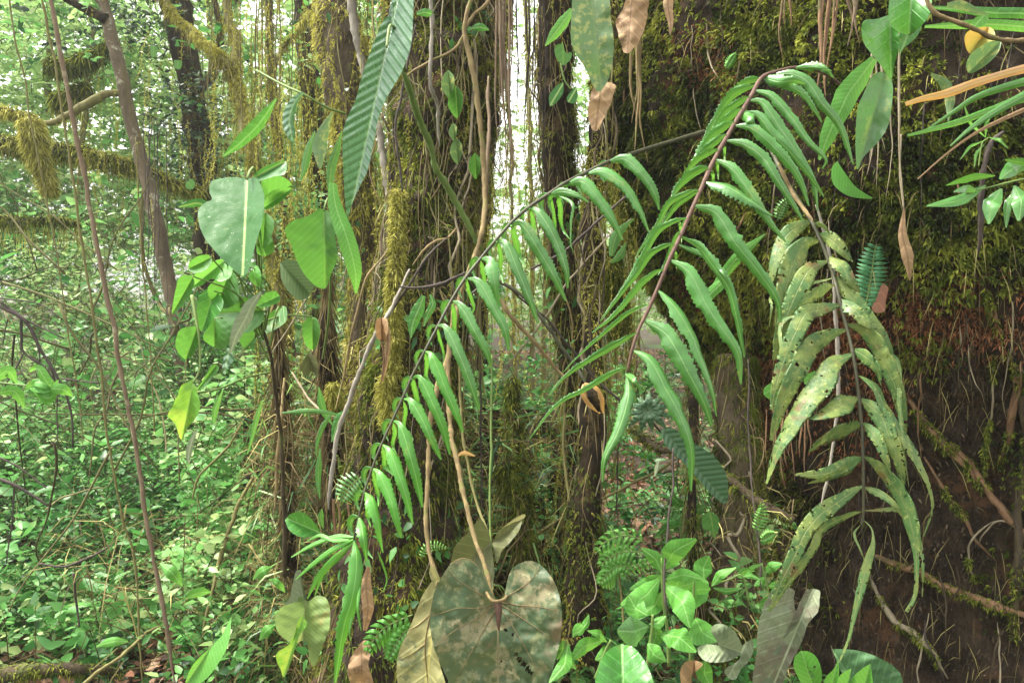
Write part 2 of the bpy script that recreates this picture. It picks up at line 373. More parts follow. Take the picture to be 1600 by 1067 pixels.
M = {}
M['fern'] = leafmat('fern_green', (0.038, 0.155, 0.020), (0.07, 0.235, 0.032), rough=0.36, trans=0.22, spec=0.45, tcol=(0.18, 0.40, 0.04), vf=420, vk=0.5, vb=0.2, mid=(0.15, 0.31, 0.08), rib=0.0006, bump=0.5, coat=0.5)
M['fernlow'] = leafmat('fern_bright_green', (0.045, 0.195, 0.018), (0.08, 0.29, 0.028), rough=0.4, trans=0.28, spec=0.4, tcol=(0.2, 0.45, 0.04), vf=420, vk=0.5, vb=0.2, mid=(0.15, 0.36, 0.07), rib=0.0006, bump=0.45, coat=0.25)
M['fernold'] = leafmat('fern_spotted', (0.045, 0.115, 0.03), (0.085, 0.18, 0.045), rough=0.45, trans=0.25, spec=0.35, tcol=(0.25, 0.30, 0.06), vf=300, vk=0.5, vb=0.2, speck=0.5,
    mott=[((0.20, 0.25, 0.06), 24, 0.47, 0.58, 0.75), ((0.36, 0.40, 0.11), 130, 0.57, 0.64, 0.7), ((0.17, 0.085, 0.035), 19, 0.60, 0.66, 0.8)], mid=(0.18, 0.22, 0.08), rib=0.0006, bump=0.5)
M['ribbed'] = leafmat('ribbed_leaf_green', (0.05, 0.15, 0.06), (0.08, 0.21, 0.08), rough=0.24, trans=0.15, tcol=(0.14, 0.34, 0.08), vf=62, vk=0.9, vb=0.3, mid=(0.20, 0.36, 0.14), rib=0.0014, bump=0.8, spec=1.0, wave=True, coat=0.7)
M['broad'] = leafmat('broad_leaf_green', (0.025, 0.105, 0.022), (0.045, 0.155, 0.035), rough=0.5, trans=0.22, tcol=(0.13, 0.38, 0.04), vf=260, vk=0.25, vb=0.12, mid=(0.30, 0.42, 0.14), rib=0.0014, bump=0.4, spec=0.25, mott=[((.45, .55, .38), 150, .66, .68, .8), ((.02, .07, .02), 45, .60, .68, .6)])
M['backlit'] = leafmat('backlit_leaf_green', (0.04, 0.155, 0.02), (0.07, 0.21, 0.03), rough=0.42, trans=0.42, tcol=(0.15, 0.36, 0.04), vf=60, vk=0.9, vb=0.3, mid=(0.16, 0.30, 0.05), rib=0.0012, bump=0.5)
M['gloss'] = leafmat('glossy_leaf_green', (0.03, 0.14, 0.022), (0.06, 0.22, 0.032), rough=0.28, trans=0.25, tcol=(0.18, 0.45, 0.05), vf=45, vk=0.8, vb=0.35, mid=(0.2, 0.38, 0.12), rib=0.0012, spec=0.45, bump=0.6)
M['young'] = leafmat('young_leaf_green', (0.06, 0.22, 0.025), (0.105, 0.32, 0.045), rough=0.45, trans=0.35, spec=0.35, tcol=(0.25, 0.52, 0.07), vf=90, vk=0.9, vb=0.3, mid=(0.22, 0.43, 0.12), rib=0.0009, bump=0.5)
M['greyleaf'] = leafmat('grey_green_leaf', (0.12, 0.16, 0.085), (0.18, 0.22, 0.12), rough=0.5, trans=0.15, vf=70, vk=0.9, vb=0.3, mid=(0.3, 0.34, 0.2))
M['dead'] = leafmat('decaying_heart_leaf', (0.18, 0.155, 0.08), (0.25, 0.215, 0.115), rough=0.5, trans=0.2, tcol=(0.3, 0.28, 0.1), vf=14, vk=0.75, vb=0.45, mid=(0.34, 0.32, 0.18), rib=0.0010, spec=0.4, speck=0.8,
    mott=[((0.12, 0.15, 0.06), 16, 0.40, 0.54, 0.85), ((0.03, 0.07, 0.025), 24, 0.45, 0.50, 0.88), ((0.05, 0.08, 0.03), 85, 0.53, 0.58, 0.7), ((0.22, 0.13, 0.08), 12, 0.58, 0.68, 0.6)], bump=0.5)
M['deadyel'] = leafmat('yellow_grey_leaf', (0.22, 0.21, 0.08), (0.33, 0.31, 0.12), rough=0.5, trans=0.15, vf=24, vk=0.9, vb=0.3, mid=(0.40, 0.36, 0.12), rib=0.0025,
    mott=[((0.10, 0.13, 0.06), 40, 0.52, 0.60, 0.7)], bump=0.6)
M['olive'] = leafmat('olive_leaf', (0.07, 0.08, 0.025), (0.11, 0.12, 0.035), rough=0.6, trans=0.2, vf=35, vk=0.9, vb=0.3, mid=(0.15, 0.15, 0.06))
M['mottled'] = leafmat('mottled_leaf', (0.07, 0.15, 0.05), (0.11, 0.2, 0.06), rough=0.4, trans=0.25, mott=[((0.33, 0.34, 0.10), 60, 0.50, 0.58, 0.8)], vf=0, mid=(0.14, 0.22, 0.07))
M['yellowing'] = leafmat('yellowing_leaf', (0.07, 0.24, 0.02), (0.13, 0.32, 0.03), rough=0.4, trans=0.4, tcol=(0.35, 0.55, 0.05), vf=50, vk=0.9, vb=0.3, mott=[((0.50, 0.48, 0.10), 14, 0.55, 0.66, 0.8)], mid=(0.2, 0.38, 0.08))
M['dry'] = leafmat('dry_leaf_tan', (0.26, 0.16, 0.08), (0.38, 0.24, 0.12), rough=0.7, trans=0.2, tcol=(0.5, 0.3, 0.12), vf=30, vk=0.9, vb=0.3, mott=[((0.10, 0.05, 0.03), 30, 0.55, 0.65, 0.7)], mid=(0.2, 0.12, 0.06))
M['orange'] = leafmat('orange_strap_leaf', (0.42, 0.20, 0.05), (0.55, 0.30, 0.08), rough=0.4, trans=0.3, tcol=(0.7, 0.35, 0.06), vf=0, mott=[((0.40, 0.25, 0.16), 12, 0.52, 0.62, 0.6)], mid=(0.6, 0.4, 0.15))
M['rachis'] = barkmat('dark_stem', (0.035, 0.035, 0.02), (0.07, 0.07, 0.035), sc=40, rough=0.5, bump=0.3, dist=0.002)
M['rachisbr'] = barkmat('brown_hairy_stem', (0.07, 0.035, 0.025), (0.13, 0.075, 0.05), sc=60, rough=0.7, bump=0.6, dist=0.002)
M['stemgr'] = barkmat('green_stem', (0.10, 0.17, 0.04), (0.16, 0.22, 0.06), sc=30, rough=0.6, bump=0.3, dist=0.002)
M['stemtan'] = barkmat('tan_stem', (0.13, 0.09, 0.04), (0.27, 0.20, 0.09), c3=(0.15, 0.16, 0.04), sc=45, rough=0.8, bump=0.9, dist=0.004, psc=25)
M['vine'] = barkmat('vine_bark', (0.12, 0.08, 0.05), (0.20, 0.145, 0.09), c3=(0.28, 0.24, 0.15), sc=40, rough=0.85, dist=0.004, psc=20)
M['vinegr'] = barkmat('mossy_vine_bark', (0.11, 0.09, 0.03), (0.18, 0.17, 0.06), sc=30, rough=0.8, dist=0.004)
M['greystick'] = barkmat('grey_stick', (0.16, 0.14, 0.11), (0.30, 0.27, 0.22), sc=40, rough=0.7, dist=0.003)
M['bark'] = barkmat('wet_dark_bark', (0.016, 0.010, 0.005), (0.075, 0.052, 0.034), c3=(0.12, 0.062, 0.03), sc=16, rough=0.75, bump=1.0, dist=0.03, psc=5, spec=0.2)
M['barkblack'] = barkmat('black_bark', (0.010, 0.008, 0.005), (0.038, 0.027, 0.016), c3=(0.085, 0.06, 0.025), spec=0.12, sc=25, rough=0.9, bump=1.0, psc=18)
M['barkbrown'] = barkmat('brown_bark', (0.04, 0.028, 0.015), (0.10, 0.075, 0.04), c3=(0.10, 0.11, 0.03), sc=20, rough=0.85, bump=1.0, psc=7)
M['lichen'] = barkmat('lichen_bark', (0.07, 0.05, 0.03), (0.15, 0.11, 0.065), c3=(0.30, 0.28, 0.20), sc=16, rough=0.85, bump=0.9, psc=12, patch=(0.58, 0.66))
M['root'] = barkmat('orange_root', (0.12, 0.065, 0.035), (0.24, 0.14, 0.07), c3=(0.08, 0.08, 0.03), sc=45, rough=0.8, bump=0.9, dist=0.004, psc=16)
M['rootpale'] = barkmat('pale_root', (0.20, 0.16, 0.10), (0.32, 0.27, 0.18), sc=40, rough=0.8, bump=0.5, dist=0.003)
M['twig'] = barkmat('dark_twig', (0.03, 0.025, 0.02), (0.08, 0.06, 0.05), sc=40, rough=0.8, dist=0.002)
M['soil'] = barkmat('forest_soil', (0.03, 0.02, 0.012), (0.07, 0.045, 0.028), c3=(0.05, 0.09, 0.02), sc=6, rough=0.95, bump=1.0, dist=0.05, psc=0.8, patch=(0.5, 0.6))
M['moss'] = varmat('olive_moss', [(0.0, (0.012, 0.020, 0.004)), (0.3, (0.055, 0.082, 0.010)), (0.65, (0.15, 0.185, 0.02)), (1.0, (0.33, 0.35, 0.05))], trans=0.3)
M['mossyel'] = varmat('yellow_moss', [(0.0, (0.06, 0.06, 0.012)), (0.35, (0.24, 0.23, 0.035)), (0.7, (0.44, 0.42, 0.08)), (1.0, (0.62, 0.59, 0.17))], trans=0.35)
M['mossred'] = varmat('rust_moss', [(0.0, (0.06, 0.022, 0.010)), (0.5, (0.24, 0.085, 0.035)), (1.0, (0.42, 0.20, 0.09))], trans=0.2)
M['under'] = varmat('undergrowth_leaves', [(0.0, (0.02, 0.075, 0.02)), (0.3, (0.055, 0.19, 0.04)), (0.6, (0.11, 0.31, 0.07)), (0.85, (0.20, 0.42, 0.12)), (1.0, (0.38, 0.50, 0.2))], rough=0.4, trans=0.45, spec=0.4)  # palest stops put whitish highlights into the leaf colour
M['far'] = varmat('distant_leaves_hazed', [(0.0, (0.12, 0.22, 0.07)), (0.4, (0.27, 0.44, 0.14)), (0.8, (0.45, 0.60, 0.24)), (1.0, (0.64, 0.72, 0.38))], rough=0.5, trans=0.5)  # leaf colours lightened to stand in for the pale haze far off
M['darkleaf'] = varmat('dark_ivy_leaves', [(0.0, (0.012, 0.03, 0.018)), (0.5, (0.03, 0.07, 0.035)), (1.0, (0.09, 0.15, 0.05))], rough=0.4, trans=0.2, spec=0.4)
M['litter'] = varmat('leaf_litter', [(0.0, (0.05, 0.025, 0.015)), (0.4, (0.13, 0.065, 0.035)), (0.75, (0.22, 0.13, 0.08)), (0.92, (0.30, 0.12, 0.06)), (1.0, (0.38, 0.30, 0.2))], rough=0.6, trans=0.1)
M['twigs'] = varmat('undergrowth_stems', [(0.0, (0.04, 0.03, 0.015)), (0.5, (0.11, 0.10, 0.04)), (1.0, (0.25, 0.24, 0.11))])
M['roots'] = varmat('hanging_rootlets', [(0.0, (0.05, 0.035, 0.018)), (0.5, (0.16, 0.12, 0.05)), (0.8, (0.28, 0.24, 0.09)), (1.0, (0.38, 0.34, 0.13))])
M['grass'] = varmat('grass_blades', [(0.0, (0.03, 0.10, 0.03)), (0.5, (0.07, 0.20, 0.04)), (1.0, (0.20, 0.33, 0.07))], rough=0.4, trans=0.35, spec=0.4)

M['greengrey'] = leafmat('pale_green_leaf', (0.07, 0.2, 0.045), (0.12, 0.28, 0.08), rough=0.3, trans=0.3, tcol=(0.22, 0.5, 0.1), vf=90, vk=.9, vb=.25, mid=(.22, .4, .16), spec=.7)
M['gloss2'] = leafmat('dark_veined_leaf', (0.05, 0.13, 0.05), (0.08, 0.18, 0.07), rough=0.45, trans=0.15, vf=45, vk=.9, vb=.35, mid=(.14, .25, .1), mott=[((.02, .06, .03), 40, .55, .65, .6)])
M['darkpleat'] = leafmat('dark_pleated_leaf', (0.03, 0.08, 0.03), (0.05, 0.12, 0.05), rough=0.5, trans=0.15, vf=60, vk=.7, vb=.3, mid=(.08, .14, .06), bump=.5, wave=True)
M['yellowing2'] = leafmat('withered_leaf', (0.12, 0.21, 0.05), (0.20, 0.29, 0.08), rough=0.5, trans=0.3, vf=110, vk=.7, vb=.5, vcol=(.3, .36, .14), mott=[((.36, .25, .08), 14, .58, .66, .7)], mid=(.25, .3, .1), bump=.8)
M['lobed'] = leafmat('grey_lobed_leaf', (0.12, 0.16, 0.08), (0.18, 0.21, 0.12), rough=0.6, trans=0.12, vf=40, vk=.9, vb=.3, mid=(.3, .34, .2), mott=[((.085, .06, .04), 11, .44, .56, .85), ((.04, .10, .05), 18, .56, .63, .8), ((.22, .24, .15), 60, .58, .64, .6)], bump=0.8)
M['dryred'] = leafmat('dry_leaf_red', (0.22, 0.085, 0.05), (0.30, 0.13, 0.07), rough=0.6, trans=0.15, vf=30, vk=.9, vb=.3)
M['mottled2'] = leafmat('spotted_long_leaf', (0.06, 0.17, 0.05), (0.10, 0.22, 0.06), rough=0.35, trans=0.3, vf=0, mott=[((.27, .32, .08), 38, .56, .64, .75)], mid=(.14, .24, .08))
M['orangeyel'] = leafmat('yellow_orange_leaf', (0.34, 0.17, 0.03), (0.40, 0.27, 0.05), rough=0.45, trans=0.3, vf=0, mott=[((.18, .25, .05), 20, .50, .58, .8), ((.12, .06, .02), 40, .58, .64, .8)])
M['olivegr'] = leafmat('dull_hairy_leaf', (0.07, 0.13, 0.05), (0.11, 0.17, 0.06), rough=0.7, trans=0.25, vf=90, vk=.9, vb=.4)
M['ladderm'] = leafmat('blue_green_fern', (0.05, 0.20, 0.075), (0.08, 0.27, 0.10), rough=0.5, trans=0.25)
# ------------------------------------------------------------------ ground
def gz(x, y):
    P = np.stack([np.asarray(x)*0.5, np.asarray(y)*0.5, np.asarray(x)*0.0], -1)
    n = fbm(P, 40, 3)*0.35
    return n*np.clip(np.hypot(x, y)/4, 0.3, 1.0)
xs = np.r_[-120, -60, -35, -22, np.linspace(-15, 15, 121), 22, 35, 60, 120]; ys = np.r_[-30, -10, -4, np.linspace(-2, 26, 121), 32, 45, 70, 120, 180]
X, Y = np.meshgrid(xs, ys); Z = gz(X, Y)
mb = MB(); nx_ = len(xs); ny_ = len(ys); i = np.arange(ny_-1)[:, None]*nx_; j = np.arange(nx_-1)[None]
mb.add(np.stack([X, Y, Z], -1), np.stack([i+j, i+j+1, i+nx_+j+1, i+nx_+j], -1).reshape(-1, 4))
tag(mb.build('ground', M['soil']), kind='structure')

# ------------------------------------------------------------------ the giant mossy tree on the right
GR = 1.30
def gcen(z):
    """centre x of the trunk at height z, from the outline of its left side; centre y"""
    ez = np.array([-0.5, 0.2, 0.55, 0.9, 1.1, 1.3, 1.5, 1.7, 2.0, 2.4, 4.5])
    ex = np.array([1215, 1200, 1185, 1150, 1105, 1050, 1000, 965, 950, 940, 930.0])
    e = np.interp(z, ez, ex); th = np.arctan((e-800)/F); cy = 3.35
    cx = np.full(np.shape(z), 1.7)
    for _ in range(30):
        cx = cy*np.tan(th+np.arcsin(np.clip(GR/np.hypot(cx, cy), 0, 1)))
    return cx, cy
def gwarp(P):
    return 0.16*fbm(P*[1.4, 1.4, 0.9], 50, 3)+0.07*fbm(P*[6, 6, 4], 60, 3)+0.075*fbm(P*[17, 17, 13], 70, 3)+0.03*fbm(P*[48, 48, 40], 75, 2)
zz = np.linspace(-0.4, 4.2, 330); aa = np.arange(420)/420*2*np.pi
cx, cy = gcen(zz)
flare = 1+0.10*np.clip(0.5-zz, 0, 1)
Dg = np.stack([np.cos(aa), np.sin(aa), aa*0], -1)[None]
C0 = np.stack([cx, np.full_like(cx, cy), zz], -1)[:, None]
Gg = C0+Dg*(GR*flare)[:, None, None]
lob = 0.05*np.cos(aa*7+1.0)[None]*(1.2-np.clip(zz, 0, 2)/2)[:, None]
Gg = C0+Dg*((GR*flare)[:, None]+gwarp(Gg)+lob)[..., None]
def onG(px, py, off=0.02):
    """distance along the view axis at which a pixel's ray meets the trunk, less an offset"""
    ds = np.linspace(1.5, 4.2, 280); P = W(np.full(280, px), np.full(280, py), ds)
    c, y = gcen(P[:, 2]); r = np.hypot(P[:, 0]-c, P[:, 1]-y)
    ins = r < GR*(1+0.10*np.clip(0.5-P[:, 2], 0, 1))+gwarp(P)
    k = np.argmax(ins); return (ds[k] if ins.any() else 2.9)-off
giant = thing('giant_tree', 'massive moss-covered tree trunk filling the right side, bare dark bark at its foot', 'tree', (1.9, 3.35, 0))
mb = MB(); m_, n_ = Gg.shape[:2]; i = np.arange(m_-1)[:, None]*n_; j = np.arange(n_)[None]; j2 = (j+1) % n_
mb.add(Gg, np.stack([i+j, i+j2, i+n_+j2, i+n_+j], -1).reshape(-1, 4)); mb.build('trunk', M['bark'], giant)
# moss patches: (px, py, rx, ry, amount) on the face of the trunk
def patch(px, py, L):
    w = np.zeros_like(px)
    for (a, b, rx, ry, am) in L: w = np.maximum(w, am*np.clip(1.42-np.hypot((px-a)/rx, (py-b)/ry), 0, 1))
    return np.clip(w*1.6, 0, 1)
GREEN = [(1060, 240, 110, 110, 1), (1180, 330, 170, 110, 1), (1350, 290, 200, 100, .9), (1480, 330, 130, 90, .9), (1130, 430, 100, 120, .9), (1230, 60, 260, 90, .6), (1440, 90, 120, 70, .5), (1520, 200, 90, 60, .4),
    (1030, 350, 60, 120, .8), (1440, 560, 60, 40, .6), (1380, 420, 70, 60, .6), (1500, 440, 90, 30, .5), (1200, 800, 70, 80, .55), (1580, 930, 60, 70, .2), (1590, 720, 30, 60, .25), (960, 200, 40, 250, .7), (1120, 330, 60, 60, 1), (1250, 900, 60, 90, .2)]
RED = [(1380, 500, 230, 60, .8), (1250, 560, 130, 60, .6), (1100, 560, 60, 130, .8), (1560, 470, 60, 60, .8), (1110, 120, 60, 60, .6), (1090, 190, 50, 40, .9), (1160, 600, 50, 80, .9), (1060, 500, 60, 60, .55), (1480, 480, 60, 50, .9), (1320, 620, 90, 90, .35), (1170, 690, 50, 60, .8), (1420, 470, 120, 40, .5), (1280, 340, 70, 30, .4), (1090, 620, 40, 60, .5)]
def mossw(L, dens=1.0, sc=5.0, sd=80):
    def f(P, N):
        px, py, d = proj(P); vis = (N*nrm(CAM-P)).sum(1) > -0.25
        off = 60*fbm(P*3, sd, 2)
        nz = np.clip(0.75+3.2*fbm(P*sc, sd, 3), 0.08, 1)
        px = np.where(px > 1590, 1590-np.abs(px-1590)*.35, px)
        base = patch(px+off, py+off, L)
        if L is GREEN: base = base*np.clip(1.15-np.clip((py+off*2-430)/150, 0, 1)*np.clip((px-1180)/60, 0, 1)*.95, 0, 1)
        base = np.where((px > -50) & (px < 1750), base, 0.6)
        return vis*base*nz*dens
    return f
def gscat(n, wf):
    # candidates only on the side that can be seen
    k0 = int(420*0.44); k1 = int(420*0.86)
    return scatter(Gg[:, k0:k1], n, wf, closed=False)
P, N = gscat(520000, mossw(GREEN))
zc = np.clip(0.45+1.6*fbm(P*3, 90, 3)+2.2*fbm(P*22, 93, 2)+rng.normal(size=len(P))*0.12, 0, 1)
mb = MB(); P = P+N*(0.035*np.clip(0.3+3*fbm(P*14, 92, 3), 0, 1)+0.005)[:, None]; tufts(mb, P, N, rng.uniform(0.009, 0.022, len(P)), 0.0055, k=4, spread=1.0, out=0.9, down=0.1, var=zc); tag(mb.build('moss', M['moss'], giant), kind='stuff')
P, N = gscat(330000, mossw(RED, 1.0, 6, 95)); mb = MB()
tufts(mb, P, N, rng.uniform(0.008, 0.022, len(P)), 0.0035, k=4, spread=1.0, out=0.6, down=0.4); tag(mb.build('rust_moss', M['mossred'], giant), kind='stuff')
ALLV = [(1250, 500, 700, 700, 1)]
P, N = gscat(26000, mossw(ALLV, 0.6, 4, 97)); mb = MB()
L_ = rng.uniform(0.03, 0.13, len(P)); blades(mb, P, N*0.6+rng.normal(size=P.shape)*0.6+[0, 0, -0.8], L_, 0.0022, bk=0.8)
tag(mb.build('rootlets', M['roots'], giant), kind='stuff')
# bark crumbs over the bare lower right
P, N = gscat(120000, mossw([(1480, 800, 260, 280, 1), (1350, 700, 200, 200, .8), (1300, 400, 500, 500, .3)], 0.8, 7, 99)); mb = MB()
leaves(mb, P, N*0.35+rng.normal(size=P.shape)*0.6+[0, 0, -0.7], N, rng.uniform(0.006, 0.026, len(P)), rng.uniform(.003, .008, len(P)), var=rng.random(len(P))**1.8)
crumb = varmat('bark_flakes', [(0, (0.02, 0.014, 0.01)), (0.6, (0.05, 0.034, 0.02)), (1, (0.14, 0.10, 0.06))], rough=0.7, trans=0.0, spec=0.25)
tag(mb.build('bark_flakes', crumb, giant), kind='stuff')
# roots over the trunk
def groot(pts, rpx, mat='root', label=None, off=0.015, mossy=0, name='root'):
    q = []
    for (a, b) in crom(pts, max(5, len(pts)*3)): q.append((a, b, onG(a, b, off)))
    q = np.array(q); q[0, 2] += 0.05; q[-1, 2] += 0.05; q[:, 2] = np.convolve(np.r_[q[0, 2], q[:, 2], q[-1, 2]], [.25, .5, .25], 'valid')
    rpx = [rpx[0]*.5]+[x*.8 for x in rpx]+[rpx[-1]*.4]; mb = MB(); G = ptube(mb, q, rpx, n=70, sides=9, wob=0.6, ws=45, jit=0.03)
    o = mb.build(name, M[mat], giant)
    if label: o['label'] = label
    return G
GRT = [([(1275, 840), (1340, 862), (1420, 890), (1500, 925), (1620, 968)], [6, 7, 7, 9], 'root', 'long orange-brown root crossing the foot of the trunk'),
 ([(1420, 622), (1450, 665), (1495, 715), (1540, 765)], [7, 8, 6], 'root', None), ([(1485, 690), (1530, 745), (1570, 800), (1620, 850)], [5, 7, 7], 'root', None),
 ([(1525, 370), (1545, 440), (1562, 520), (1585, 590), (1575, 680), (1560, 730)], [3, 5, 6, 7, 6], 'root', None), ([(1445, 715), (1480, 770), (1520, 830), (1560, 880)], [3, 4, 3], 'root', None),
 ([(1555, 520), (1550, 620), (1540, 700), (1538, 760)], [2, 2], 'rootpale', None), ([(1590, 560), (1600, 700), (1590, 860), (1585, 1000)], [5, 7, 8], 'barkbrown', None),
 ([(1340, 860), (1375, 930), (1400, 970), (1450, 1010), (1480, 1060)], [3, 6, 7, 4], 'rootpale', 'pale fuzzy root below the crossing root'),
 ([(1520, 905), (1512, 860), (1535, 830), (1555, 815)], [2, 2], 'rootpale', None), ([(1335, 870), (1345, 800), (1300, 730), (1315, 640)], [2, 2], 'rootpale', None),
 ([(1310, 880), (1300, 940), (1290, 1000), (1295, 1010)], [3, 3, 2], 'rootpale', None), ([(1600, 820), (1560, 815), (1530, 850)], [2, 2], 'rootpale', None)]
RG = [groot(pts, r_, m_k, lb) for pts, r_, m_k, lb in GRT]
mb = MB()
for g in RG:
    P, N = scatter(g, 700, lambda P, N: (fbm(P*9, 91, 3) > 0.02)*1.0); tufts(mb, P, N, rng.uniform(.006, .018, len(P)), .003, k=4)
tag(mb.build('root_moss', M['moss'], giant), kind='stuff')
for k in range(80):                                           # finer roots hanging over the mossy face
    a = rng.uniform(960, 1600); b = rng.uniform(-60, 700) if k < 36 else rng.uniform(420, 1000); ln = rng.uniform(60, 240); dx = rng.normal()*20
    groot([(a, b), (a+dx*.4+rng.normal()*5, b+ln*.4), (a+dx+rng.normal()*6, b+ln*.75), (a+dx*1.2, b+ln)], [rng.uniform(1, 2.2), 0.8], ['rootpale', 'root', 'twig', 'barkbrown'][k % 4], off=rng.uniform(0.015, 0.06))

# ------------------------------------------------------------------ smaller trees
def tree(name, label, pts, rpx, mat, wob=0.3, n=70, sides=20, moss=(), roots=0, rspread=1.0, crown=None, group=None, hang=0, branches=(), rmat='roots', jit=0.02, shag=0, climb=0):
    """moss: (material, count, length, width, lo, hi noise seed)"""
    P, d = pathW(pts, n); base = P[0] if P[0][2] < P[-1][2] else P[-1]
    t = thing(name, label, 'tree', base, group)
    mb = MB(); G = ptube(mb, pts, rpx, n=n, sides=sides, wob=wob, ws=14, seed=int(abs(pts[0][0])) % 50, jit=jit); mb.build('trunk', M[mat], t)
    Gs = [(G, 1.0)]
    for (bp, br, bm) in branches:
        mb = MB(); g = ptube(mb, bp, br, n=36, sides=9, wob=0.3, ws=30, jit=0.03); mb.build('branch', M[bm], t); Gs.append((g, 0.5))
    for (mm, cnt, L, w, thr, sdd) in moss:
        mb = MB()
        for g, fr in Gs:
            P, N = scatter(g, int(cnt*fr), lambda P, N: np.clip(0.5+3*fbm(P*[7, 7, 3], sdd, 3)-thr, 0, 1)*((N*nrm(CAM-P)).sum(1) > -0.4))
            tufts(mb, P, N, rng.uniform(L*.5, L*1.2, len(P)), w, k=5, out=0.7, down=0.6, var=np.clip(0.5+1.6*fbm(P*6, sdd+3, 2)+rng.normal(size=len(P))*.12, 0, 1))
        if mb.n: tag(mb.build('moss', M[mm], t), kind='stuff')
    if hang:
        mb = MB()
        for g, fr in Gs:
            P, N = scatter(g, int(hang*fr), lambda P, N: ((N*nrm(CAM-P)).sum(1) > -0.5)*1.0)
            k = len(P); L = rng.uniform(0.03, 0.14, k); blades(mb, P+N*0.005, N*0.25+rng.normal(size=P.shape)*.16+[0, 0, -1], L, 0.0028, bk=0.2, var=rng.random(k))
        tag(mb.build('hanging_rootlets', M[rmat], t), kind='stuff')
    if shag:
        mb = MB(); P, N = scatter(G, shag, lambda P, N: ((N*nrm(CAM-P)).sum(1) > -0.3)*1.0); strands(mb, P+N*rng.uniform(.005, .06, len(P))[:, None], rng.uniform(.1, .5, len(P)), core=mb, var=np.clip(.45+1.5*fbm(P*2, 33, 2)+rng.normal(size=len(P))*.15, 0, 1)); tag(mb.build('moss_strands', M['mossyel'], t), kind='stuff')
    if climb:
        mb = MB(); P, N = scatter(G, climb*3, lambda P, N: (fbm(P*3, 34, 3) > -0.02)*((N*nrm(CAM-P)).sum(1) > -0.3)); k = len(P); leaves(mb, P+N*.02, N*.3+rng.normal(size=P.shape)*.5+[0, 0, -.7], N+rng.normal(size=P.shape)*.5+[0, 0, .4], rng.uniform(.015, .055, k), rng.uniform(.01, .028, k), var=rng.random(k)*.8); tag(mb.build('climbing_leaves', M['under'], t), kind='stuff')
    for k in range(roots):
        a0 = rng.uniform(0, 0.5); a1 = rng.uniform(a0+0.15, 1.0); m2 = G.shape[0]; rows = np.linspace(a0, a1, 14)*(m2-1); rows = rows.astype(int)
        ang = rng.integers(0, G.shape[1]); cols = (ang+np.cumsum(rng.integers(-1, 2, 14))) % G.shape[1]
        c = G[rows].mean(1); q = c+(G[rows, cols]-c)*rng.uniform(1.0, 1.25)*rspread; q = q+rng.normal(size=q.shape)*0.014
        mb = MB(); tube(mb, crom(q, 40), rng.choice([.0015, .0025, .004, .0065], p=[.3, .35, .25, .1])*np.linspace(1, .5, 40), 6, 0.7, 90); mb.build('aerial_root', M[['rootpale', 'barkbrown', 'stemtan', 'vinegr'][k % 4]], t)
    if crown:
        mb = MB(); ms = MB()
        for (a, b, dd, ra, cnt, ll) in crown:
            c = W(a, b, dd); B = c+rng.normal(size=(cnt, 3))*ra*0.5; sprigs(mb, ms, B, rng.uniform(0.15, 0.4, cnt), K=9, ll=ll, lean=1.0, up=0.0, tilt=0.7, sr=0.002)
        c_ = mb.build('crown', M['under'] if name != 'ivy_clad_tree' else M['darkleaf'], t); tag(c_, kind=None); tag(ms.build('twigs', M['twigs'], t), kind='stuff')
    return t, G
ctree, CG = tree('rooted_tree', 'wet dark trunk wrapped in yellow moss and hanging roots, centre left of the photo', [(690, -420, 2.75), (690, -150, 2.72), (686, 0, 2.7), (690, 200, 2.66), (672, 400, 2.6), (650, 550, 2.55), (632, 700, 2.5), (618, 850, 2.45), (600, 1000, 2.4), (590, 1180, 2.4)],
   [80, 80, 84, 76, 66, 66, 72, 84, 100, 120], 'bark', wob=0.5, n=120, sides=40, moss=[('mossyel', 26000, 0.022, 0.0032, 0.30, 11), ('moss', 30000, 0.026, 0.0036, 0.12, 23)], roots=90, hang=3000, shag=260, climb=520)
tree('mossy_stem_tree', 'upright mossy trunk left of the dark trunk, draped with moss threads', [(868, -330, 3.1), (866, 0, 3.05), (872, 200, 3.0), (880, 400, 3.0), (895, 600, 2.95), (900, 800, 2.9), (905, 1010, 2.9)],
   [34, 30, 27, 25, 18, 20, 26], 'barkblack', wob=0.45, n=100, sides=20, moss=[('moss', 9000, 0.024, 0.003, 0.3, 31), ('mossyel', 5000, 0.022, 0.0026, 0.45, 37)], roots=26, hang=1800, rspread=1.1, shag=110, climb=120)
tree('dark_slender_tree', 'narrow black trunk standing against the giant trunk, rusty moss at its foot', [(948, -330, 2.75), (945, 0, 2.65), (938, 180, 2.55), (930, 300, 2.5), (925, 420, 2.45), (928, 560, 2.42), (925, 680, 2.4), (918, 800, 2.38), (912, 900, 2.36), (912, 1030, 2.35)],
   [14, 13, 14, 15, 15, 13, 16, 20, 26, 30], 'barkblack', wob=0.7, n=120, sides=22, moss=[('mossyel', 16000, 0.014, 0.0026, 0.36, 41), ('moss', 9000, 0.014, 0.0026, 0.4, 43)], roots=26, hang=300, shag=10, climb=20)
tree('mossy_column_tree', 'short mossy column at the left foot of the giant trunk', [(1150, 560, 2.75), (1150, 640, 2.7), (1150, 740, 2.6), (1146, 850, 2.55), (1140, 950, 2.5), (1135, 1060, 2.5)],
   [30, 30, 26, 30, 36, 44], 'barkbrown', wob=0.5, n=60, sides=20, moss=[('moss', 9000, 0.026, 0.003, 0.15, 51)], roots=10, hang=500, shag=40)
